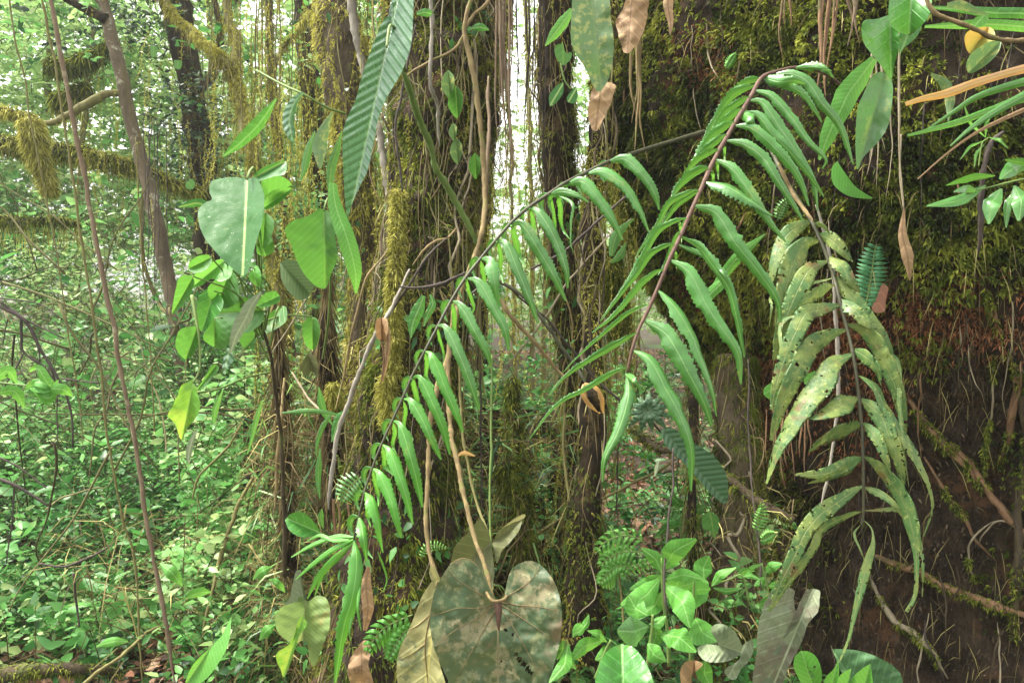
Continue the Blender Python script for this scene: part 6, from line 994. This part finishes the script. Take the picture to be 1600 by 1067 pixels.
for k, (x, y, x2, y2, w, lb) in enumerate([(150, 1010, 200, 1002, 14, 'small oval leaf over the olive stem at the bottom left'), (250, 880, 285, 915, 18, 'pale leaf beside the thick vine low on the left'), (290, 935, 330, 925, 16, 'leaf right of the thick vine, low on the left'), (395, 905, 425, 885, 14, 'leaf left of the withered heart leaf'), (420, 905, 445, 925, 12, 'small leaf above the withered heart leaf'), (405, 1000, 430, 975, 16, 'leaf left below the withered heart leaf')]):
    LF('oval_leaf', lb, [('blade', 'young', 'r', ([(x, y, 2.3), ((x+x2)/2, (y+y2)/2-4, 2.28), (x2, y2, 2.3)], [1, w*.5, w*.5, 1]), dict(roll=rng.normal()*.3))])
LF('red_brown_leaf', 'crumpled red-brown dead leaf on the mound right of the fern end', [('blade', 'dryred', 's', ([(622, 912), (630, 905), (642, 910), (645, 922), (655, 925), (650, 940), (640, 948), (630, 935), (620, 928)], (625, 912), (645, 945), 2.3), dict(rag=.1, rip=.08, bulge=.05)), ('curl', 'dryred', 's', ([(645, 915), (655, 908), (660, 925), (650, 935)], (648, 915), (655, 934), 2.28), {})])
LF('brown_dead_leaf', 'long brown dead leaf hanging behind the lower fern end', [('blade', 'dry', 'r', ([(576, 885, 2.0), (572, 915, 2.0), (575, 950, 2.0), (570, 985, 2.02)], [3, 9, 9, 3]), dict(ripple=.2))])
LF('brown_dead_leaf', 'crumpled brown dead leaf at the bottom right of the fern end', [('blade', 'dry', 's', ([(562, 1005), (572, 1000), (580, 1015), (576, 1040), (585, 1075), (560, 1080), (545, 1060), (545, 1035), (552, 1020)], (565, 1003), (565, 1080), 1.9), dict(rag=.08, rip=.06, bulge=.06))])
LF('orange_leaf', 'tiny orange dead leaf caught between the tan stalks', [('blade', 'orange', 'r', ([(712, 714, 2.1), (725, 708, 2.1), (742, 712, 2.1)], [1, 4, 1]), {})])
LF('pale_leaf', 'tiny pale dead leaf hanging above the young plants', [('blade', 'greyleaf', 'r', ([(1029, 719, 1.9), (1027, 730, 1.9), (1023, 744, 1.9)], [2, 4, 1]), {})])
LF('yellow_lobed_leaf', 'yellow-green lobed leaf on the thin mossy trunk', [('blade', 'backlit', 's', ([(1097, 805), (1110, 800), (1122, 808), (1124, 822), (1116, 840), (1108, 828), (1098, 825)], (1110, 801), (1116, 840), 2.3), {})])
LF('dark_pleated_leaf', 'large dark pleated leaf in the shade above the young plants', [('blade', 'darkpleat', 's', ([(1032, 672), (1050, 668), (1085, 692), (1115, 712), (1134, 740), (1138, 770), (1133, 787), (1112, 772), (1088, 745), (1060, 715), (1040, 695)], (1036, 672), (1135, 785), 2.1), dict(fold=.12, bulge=.03, tx=.0005))])
t = thing('umbrella_leaf', 'dark palmate leaf with narrow leaflets radiating behind the big fern', 'leaf', W(1012, 642, 2.2))
for k in range(11):
    an = k*2*math.pi/11+.2; L = rng.uniform(32, 44)
    mb = MB(); ribbon(mb, [(1012, 642, 2.2), (1012+L*.5*math.cos(an), 642+L*.42*math.sin(an), 2.19), (1012+L*math.cos(an), 642+L*.85*math.sin(an)+4, 2.22)], [.6, 4, 5.5, 4, .5], fold=.3); mb.build('leaflet', M['darkpleat'], t)
# ------------------------------------------------------------------ small ferns
def ladder(label, rach, rr, n, L, w, d, mat='fernlow', a0=80, name='small_fern', both=True, prof=None, droop=0.0, cat='fern'):
    t = thing(name, label, cat, W(rach[0][0], rach[0][1], d)); q = crom([(a, b, d) for a, b in rach], n+2)
    mb = MB(); ptube(mb, [(a, b, d) for a, b in rach], rr, n=24, sides=6); mb.build('rachis', M['stemgr'], t)
    for k in range(1, n+1):
        tx, ty = q[k+1][:2]-q[k-1][:2] if k < n+1 else q[k][:2]-q[k-1][:2]; L0 = math.hypot(tx, ty); tx /= L0; ty /= L0; s = k/(n+1); pr = prof(s) if prof else math.sin(math.pi*min(.97, s*.8+.15))
        for sg in (-1, 1):
            an = R(a0)*sg; dx, dy = tx*math.cos(an)-ty*math.sin(an), tx*math.sin(an)+ty*math.cos(an); l = L*pr*rng.uniform(.9, 1.05)
            x, y = q[k][:2]; mb = MB()
            ribbon(mb, [(x, y, d), (x+dx*l*.5, y+dy*l*.5, d-.004), (x+dx*l, y+dy*l+droop*l, d+.01)], [w*.3, w*.5, w*.45, .3], n=12, fold=.2, roll=rng.normal()*.2, var=rng.uniform(.3, .7)); mb.build('leaflet', M[mat], t)
    return t
ladder('small ladder-like fern growing on the giant trunk right of the spotted frond', [(1352, 482), (1358, 450), (1363, 420), (1366, 395), (1370, 382)], [1.4, 1], 15, 26, 6.0, onG(1360, 430, .05), 'ladderm', 80, prof=lambda s: .45+.6*math.sin(math.pi*min(1, s*.9+.08)))
ladder('tiny bright fern high on the giant trunk', [(1134, 108), (1142, 95), (1150, 82)], [1, .8], 8, 8, 4, onG(1142, 95, .05), 'fernlow')
ladder('tiny dark fern on the moss below the big fern', [(1215, 345), (1222, 325), (1232, 310)], [1, .8], 8, 12, 3.5, onG(1222, 325, .05), 'fern')
ladder('bright little fern at the lower right edge of the mossy column, upper one', [(1180, 830), (1188, 812), (1192, 796), (1188, 785)], [1, .8], 9, 13, 3.6, 2.15, 'young')
ladder('bright little fern at the lower right edge of the mossy column, lower one', [(1188, 845), (1200, 838), (1212, 832)], [1, .8], 7, 12, 3.6, 2.1, 'young')
ladder('tiny comb-like fern left of the olive heart leaf', [(658, 872), (664, 858), (678, 852), (700, 856)], [1, .8], 11, 9, 2.4, 2.0, 'young')
ladder('dark comb-like fern left of the middle fern leaflets', [(565, 745), (552, 755), (540, 770), (532, 785)], [1, .8], 8, 24, 4.5, 1.6, 'fern')
for lb, pts, L in [('bright fern left of the yellowish curved leaf, upper pinna row', [(645, 960), (625, 968), (602, 980), (585, 998), (572, 1022)], 18), ('bright fern left of the yellowish curved leaf, lower pinna row', [(650, 975), (635, 985), (622, 1000), (612, 1020), (606, 1032)], 17)]:
    ladder(lb, pts, [1.2, .8], 9, L*1.35, 7, 1.72, 'fernlow', 62, droop=.25)
for k, (lb, pts, L) in enumerate([('top row of the bright fern right of the black trunk', [(1010, 850), (990, 838), (965, 838), (942, 850), (930, 866)], 15), ('middle row of the bright fern right of the black trunk', [(1000, 862), (975, 862), (952, 872), (935, 885)], 15), ('lower row of the bright fern right of the black trunk', [(985, 885), (965, 885), (948, 898), (936, 915)], 14), ('side row of the bright fern, pointing right to the bitten star', [(962, 900), (985, 885), (1010, 878), (1030, 876)], 9)]):
    ladder(lb, pts, [1.1, .8], 8, L*1.5, 6, 2.1, 'young', 58, droop=.35)
mb = MB(); ptube(mb, [(962, 850, 2.12), (966, 890, 2.12), (972, 940, 2.12), (975, 1000, 2.1)], [1.4, 1.8]); tag(mb.build('fern_stalk', M['vinegr']), 'upright stalk carrying the bright fern right of the black trunk', 'stalk')

# ------------------------------------------------------------------ upper right leaves
LF('shiny_leaf', 'glossy cupped leaf at the top right, brightest of the spreading leaves', [('blade', 'gloss', 's', ([(1392, -20), (1388, 20), (1392, 38), (1404, 50), (1420, 54), (1438, 42), (1450, 28), (1455, 10), (1450, -20)], (1425, -20), (1420, 56), 1.4), dict(fold=.1, bulge=.05)), ('tip', 'gloss', 's', ([(1406, 48), (1422, 55), (1440, 40), (1432, 58), (1412, 76), (1405, 86), (1404, 68)], (1420, 50), (1405, 88), 1.42), {})])
LF('shiny_leaf', 'broad glossy leaf hanging with a pointed tip, left of the cupped leaf', [('blade', 'gloss', 's', ([(1388, 24), (1370, 30), (1350, 33), (1346, 50), (1350, 68), (1362, 85), (1378, 105), (1392, 124), (1398, 100), (1405, 70), (1404, 50), (1396, 38)], (1390, 26), (1393, 125), 1.45), dict(fold=.12, bulge=.05, rip=.02))])
LF('long_leaf', 'long light green leaf slanting down to the left behind the glossy leaves', [('blade', 'young', 'r', ([(1366, 92, 1.55), (1345, 120, 1.55), (1325, 148, 1.54), (1310, 178, 1.53), (1295, 210, 1.52), (1280, 250, 1.52)], [6, 16, 19, 15, 12, 2]), dict(roll=.3, fold=.15))])
LF('long_leaf', 'pale-spotted long leaf hanging straight down under the glossy leaves', [('blade', 'mottled2', 's', ([(1376, 112), (1362, 120), (1350, 145), (1340, 170), (1337, 205), (1337, 240), (1340, 265), (1350, 245), (1372, 222), (1388, 195), (1395, 150), (1394, 128), (1388, 118)], (1384, 112), (1340, 266), 1.47), dict(fold=.1, bulge=.04, rip=.02))])
LF('folded_leaf', 'folded bright leaf standing on the moss under the long pale-spotted leaf', [('blade', 'young', 's', ([(1308, 252), (1300, 262), (1300, 282), (1308, 295), (1325, 306), (1345, 310), (1363, 310), (1348, 300), (1335, 290), (1320, 270)], (1308, 252), (1363, 310), onG(1330, 285, .07)), dict(fold=.1, bulge=.04))])
LF('green_leaf', 'bright lance leaf on the moss behind the big fern leaflets, upper', [('blade', 'young', 'r', ([(1105, 465, 2.05), (1130, 430, 2.03), (1155, 400, 2.0), (1195, 366, 1.98)], [2, 8, 9, 1]), {})])
LF('green_leaf', 'bright lance leaf on the moss behind the big fern leaflets, lower', [('blade', 'young', 'r', ([(1138, 430, 2.0), (1125, 445, 2.0), (1108, 462, 2.0), (1102, 485, 2.0)], [2, 9, 8, 1]), {})])
LF('green_leaf', 'yellow-green blade pair in the gap behind the arching fern', [('blade', 'backlit', 'r', ([(955, 400, 2.3), (962, 370, 2.3), (975, 355, 2.3), (990, 342, 2.3)], [3, 9, 6, 1]), {}), ('blade', 'backlit', 'r', ([(955, 410, 2.32), (968, 400, 2.32), (978, 380, 2.32)], [2, 7, 1]), {})])
LF('strap_leaf', 'wide horizontal green strap leaf at the top right edge', [('blade', 'young', 'r', ([(1445, 42, 1.5), (1490, 40, 1.5), (1540, 38, 1.5), (1600, 42, 1.5), (1700, 50, 1.55), (1860, 70, 1.95)], [2, 7, 8, 8, 8, 7, 5]), {})], 'leaf')
LF('strap_leaf', 'dark horizontal strap leaf above the wide green strap leaf', [('blade', 'gloss', 'r', ([(1455, 12, 1.6), (1500, 15, 1.6), (1550, 20, 1.6), (1640, 25, 1.62), (1860, 60, 1.95)], [2, 8, 8, 8, 6]), {})], 'leaf')
LF('hooked_leaf', 'yellow-orange leaf hanging at the top right under the bent twig', [('blade', 'orangeyel', 's', ([(1545, 42), (1528, 44), (1512, 50), (1507, 62), (1513, 82), (1530, 88), (1548, 78), (1555, 60), (1553, 48)], (1545, 42), (1516, 84), 1.5), dict(fold=.1))])
LF('scaly_leaf', 'green leaf with pale mossy crust at the top right edge', [('blade', 'mottled', 's', ([(1565, 64), (1545, 66), (1520, 82), (1510, 100), (1515, 115), (1535, 106), (1552, 92), (1562, 78)], (1564, 64), (1514, 114), 1.45), dict(fold=.1))])
LF('small_leaf', 'pale narrow leaf on the bent twig at the top right', [('blade', 'mottled', 'r', ([(1480, 8, 1.3), (1500, 8, 1.3), (1525, 18, 1.3), (1545, 24, 1.3)], [3, 7, 5, 1]), {})])
LF('small_leaf', 'small curled leaf hanging on the bent twig', [('blade', 'young', 's', ([(1540, 22), (1524, 28), (1520, 38), (1532, 42), (1545, 32)], (1540, 22), (1524, 40), 1.31), {})])
LF('small_leaf', 'mottled drooping leaf right of the tan roots', [('blade', 'mottled', 'r', ([(1455, 116, 1.75), (1475, 130, 1.75), (1484, 155, 1.75), (1482, 190, 1.75)], [2, 8, 7, 1]), dict(fold=.3))])
ST = [('orange-brown dying strap leaf sweeping in from the right edge', 'orange', [(1415, 163, 1.3), (1440, 155, 1.3), (1480, 146, 1.3), (1530, 128, 1.3), (1600, 108, 1.3), (1680, 92, 1.3)], [3, 7, 6, 8, 9]),
 ('dark green strap leaf below the orange-brown one', 'fern', [(1445, 205, 1.5), (1490, 175, 1.48), (1530, 150, 1.46), (1600, 128, 1.45), (1680, 108, 1.45)], [1, 4, 6, 7, 8]),
 ('light green strap leaf with a brown tip, lower right', 'young', [(1418, 212, 1.45), (1450, 204, 1.45), (1500, 190, 1.45), (1550, 172, 1.45), (1620, 150, 1.45)], [2, 5, 6, 7, 6]),
 ('wet pale strap leaf crossing lowest at the right edge', 'fern', [(1485, 228, 1.35), (1515, 202, 1.35), (1550, 178, 1.35), (1600, 150, 1.35), (1680, 110, 1.35)], [1, 5, 7, 8, 8]),
 ('thin dry strap leaf under the wet pale one', 'stw', [(1434, 280, 1.4), (1480, 240, 1.4), (1530, 205, 1.4), (1600, 172, 1.4), (1660, 150, 1.4)], [1, 1.6, 3, 4, 4])]
for lb, mt, pts, w in ST:
    pts = pts+[(1780, pts[-1][1]-12, pts[-1][2]+.15), (1880, pts[-1][1]-14, 1.95)]; w = list(w)+[w[-1], w[-1]*.6]
    LF('strap_leaf', lb, [('blade', 'dry' if mt == 'stw' else mt, 'r', (pts, w), dict(fold=.35, n=50))])
plant('pinnate_shoot', 'leafy pinnate shoot reaching in from the right edge', [(1510, 302), (1550, 292), (1600, 280), (1700, 262), (1850, 250)], [1.2, 2, 3], [((1540, 290), (1448, 322), 18, 0, .08), ((1555, 275), (1478, 290), 16, 0, .05), ((1565, 295), (1545, 350), 26), ((1585, 290), (1592, 345), 26), ((1562, 280), (1620, 255), 24), ((1570, 250), (1640, 240), 14), ((1530, 300), (1490, 300), 12), ((1592, 292), (1572, 356), 12)], 1.55, 'fern')
plant('grassy_shoot', 'thin grassy shoot on the moss below the strap leaves', [(1545, 215), (1535, 225), (1530, 260)], [1, 1], [((1540, 215), (1505, 160), 5), ((1540, 215), (1552, 175), 5), ((1538, 220), (1500, 250), 5), ((1538, 225), (1522, 262), 5), ((1545, 215), (1575, 232), 5)], 1.9, 'young')
LF('dry_hanging_leaf', 'dry tan leaf hanging by a thread on the giant trunk', [('blade', 'dry', 'r', ([(1413, 325, 1.95), (1410, 365, 1.95), (1418, 400, 1.95), (1422, 438, 1.96)], [1, 6, 9, 1]), dict(fold=.3)), ('thread', 'rootpale', 't', [(1408, 210, 1.96), (1406, 270, 1.96), (1412, 326, 1.95)], [1.4, 1.4])])
LF('brown_patch_leaf', 'rust-coloured dead leaf stuck behind the ladder-like fern', [('blade', 'dryred', 's', ([(1378, 442), (1388, 450), (1384, 470), (1382, 486), (1366, 488), (1362, 476), (1370, 462)], (1380, 442), (1370, 488), onG(1375, 465, .06)), dict(rag=.05))])
LF('oval_leaf', 'small oval leaf on the trunk left of the spotted frond', [('blade', 'young', 's', ([(1226, 598), (1210, 597), (1196, 604), (1193, 616), (1205, 624), (1220, 618)], (1228, 598), (1193, 616), 1.95), dict(bulge=.02))])
LF('oval_leaf', 'small dark oval leaf behind the middle of the spotted frond', [('blade', 'young', 's', ([(1262, 584), (1275, 580), (1278, 592), (1270, 600), (1258, 600), (1256, 592)], (1278, 582), (1258, 600), 1.8), {})])
# top centre leaves
LF('mottled_leaf', 'large mottled leaf hanging at the top centre, frayed brown below', [('blade', 'mottled', 's', ([(896, -30), (893, 20), (892, 60), (900, 85), (915, 108), (932, 142), (945, 135), (955, 110), (959, 70), (955, 30), (945, -30)], (920, -40), (940, 142), 1.7), dict(fold=.1, bulge=.05, rip=.03)), ('frayed_end', 'dry', 's', ([(930, 130), (922, 150), (918, 180), (930, 205), (942, 190), (955, 160), (962, 135), (950, 128)], (940, 130), (930, 205), 1.75), dict(rag=.12, rip=.06))])
LF('brown_dead_leaf', 'shredded brown dead leaf right of the large mottled leaf', [('blade', 'dry', 's', ([(980, -30), (975, 10), (962, 35), (968, 60), (975, 82), (992, 75), (1005, 50), (1012, 20), (1012, -30)], (990, -30), (980, 82), 2.1), dict(rag=.1, rip=.08))])
LF('brown_dead_leaf', 'narrow pinkish-brown dead leaf hanging at the top, right of the shredded one', [('blade', 'dry', 'r', ([(1045, -20, 2.1), (1044, 10, 2.1), (1048, 35, 2.1), (1047, 55, 2.1)], [7, 8, 5, 1]), dict(ripple=.1))])
LF('heart_vine_leaf', 'small heart leaf of a vine left of the mottled leaf', [('blade', 'backlit', 's', ([(880, 68), (868, 72), (867, 85), (874, 98), (882, 102), (892, 92), (893, 82), (886, 84), (882, 78)], (880, 72), (880, 102), 2.0), dict(cen=(879, 86)))], group='small leaves left of the mottled leaf')
LF('vine_leaf', 'bright pointed leaf slanting behind the mottled leaf', [('blade', 'young', 'r', ([(894, 15, 1.95), (880, 35, 1.95), (865, 55, 1.95), (852, 72, 1.95)], [4, 9, 8, 1]), {})])
LF('vine_leaf', 'pair of small leaves hanging below the small heart leaf', [('blade', 'broad', 's', ([(880, 128), (868, 136), (858, 150), (860, 166), (870, 160), (880, 145)], (882, 128), (859, 166), 2.0), {}), ('blade', 'broad', 's', ([(900, 135), (888, 148), (886, 158), (896, 162), (903, 150)], (902, 136), (888, 160), 2.0), {}), ('stem', 'stemgr', 't', [(876, 100, 2.0), (882, 125, 2.0), (892, 140, 2.0)], [1.4, 1.2])])
for k, (x, y, mt, lb) in enumerate([(665, 22, 'gloss', 'small round leaf on a thin stem right of the ribbed leaf top'), (750, 45, 'gloss', 'small flat leaf above the dark trunk, right of the tan stem')]):
    LF('small_leaf', lb, [('blade', mt, 'r', ([(x-14, y, 2.2), (x, y-2, 2.19), (x+14, y+2, 2.2)], [2, 6, 6, 1]), {})])
for k, (x, y, s, lb) in enumerate([(700, 130, 1.3, 'pale oval leaf clinging to the rooted tree, upper'), (712, 158, 1.5, 'yellow-green leaf clinging to the rooted tree, second'), (713, 235, 1.2, 'oval leaf clinging low on the rooted tree'), (742, 258, 1.2, 'rightmost oval leaf clinging on the rooted tree'), (708, 205, .8, 'smallest leaf clinging on the rooted tree')]):
    LF('clinging_leaf', lb, [('blade', 'mottled' if k % 2 == 0 else 'backlit', 's', ([(x, y-16*s), (x-6*s, y-8*s), (x-8*s, y+4*s), (x-3*s, y+14*s), (x+2*s, y+18*s), (x+7*s, y+6*s), (x+7*s, y-8*s)], (x, y-16*s), (x+2*s, y+18*s), 2.28), dict(fold=.15, bulge=.02))], group='oval leaves clinging to the rooted tree')
LF('twin_leaf', 'pair of grey-green leaves on the rooted tree left of the fern', [('blade', 'gloss', 'r', ([(662, 462, 2.0), (655, 480, 2.0), (645, 505, 2.0), (642, 528, 2.0)], [3, 10, 9, 1]), {}), ('blade', 'gloss', 'r', ([(672, 460, 2.02), (676, 475, 2.02), (668, 492, 2.02), (662, 510, 2.02)], [2, 6, 5, 1]), {})])
LF('fuzzy_leaf', 'dull hairy-edged leaf between the two heart leaves and the stump', [('blade', 'olivegr', 's', ([(437, 410), (450, 405), (470, 410), (485, 420), (500, 445), (490, 450), (480, 465), (465, 468), (450, 455), (440, 435)], (438, 410), (488, 462), 1.95), dict(fold=.2, rag=.05, bulge=.03))])
for k, (pts, w, mt, lb) in enumerate([([(440, 645, 2.3), (490, 642, 2.28), (540, 650, 2.3)], 4, 'fern', 'long grass blade lying level left of the grey stick'), ([(520, 645, 2.3), (505, 665, 2.3), (496, 690, 2.3), (494, 712, 2.3)], 4, 'fern', 'grass blade drooping beside the grey stick'), ([(410, 625, 2.2), (402, 650, 2.2), (392, 690, 2.2), (386, 710, 2.2)], 4, 'young', 'bright narrow blade among the tangle at the left'),
   ([(498, 605, 2.35), (505, 640, 2.35), (520, 665, 2.35)], 6, 'young', 'folded grass blade right of the second stump'), ([(545, 640, 2.2), (530, 655, 2.2), (518, 690, 2.2)], 8, 'gloss', 'ribbed dark blade just left of the grey stick'), ([(500, 700, 2.2), (497, 750, 2.2), (500, 780, 2.2)], 5, 'fern', 'upright narrow blade under the stick end'), ([(503, 795, 2.1), (501, 808, 2.1), (505, 825, 2.1)], 5, 'backlit', 'small yellow leaf under the grey stick end')]):
    LF('grass_blade', lb, [('blade', mt, 'r', (pts, [1, w, w*.8, .6]), dict(fold=.3))])

# ------------------------------------------------------------------ damp air of the cloud forest
x0, x1, y0, y1, z0, z1 = -130, 130, -35, 190, -3.0, 34.0
mb = MB(); mb.add([(x0, y0, z0), (x1, y0, z0), (x1, y1, z0), (x0, y1, z0), (x0, y0, z1), (x1, y0, z1), (x1, y1, z1), (x0, y1, z1)], [(0, 3, 2, 1), (4, 5, 6, 7), (0, 1, 5, 4), (1, 2, 6, 5), (2, 3, 7, 6), (3, 0, 4, 7)])
s = NT('haze_air'); v = s.n('ShaderNodeVolumePrincipled', {'Color': (0.93, 0.97, 0.90, 1), 'Density': 0.003, 'Anisotropy': 0.3}); s.t.links.new(v.outputs[0], s.out.inputs['Volume'])
tag(mb.build('haze', s.m, smooth=False), kind='stuff')
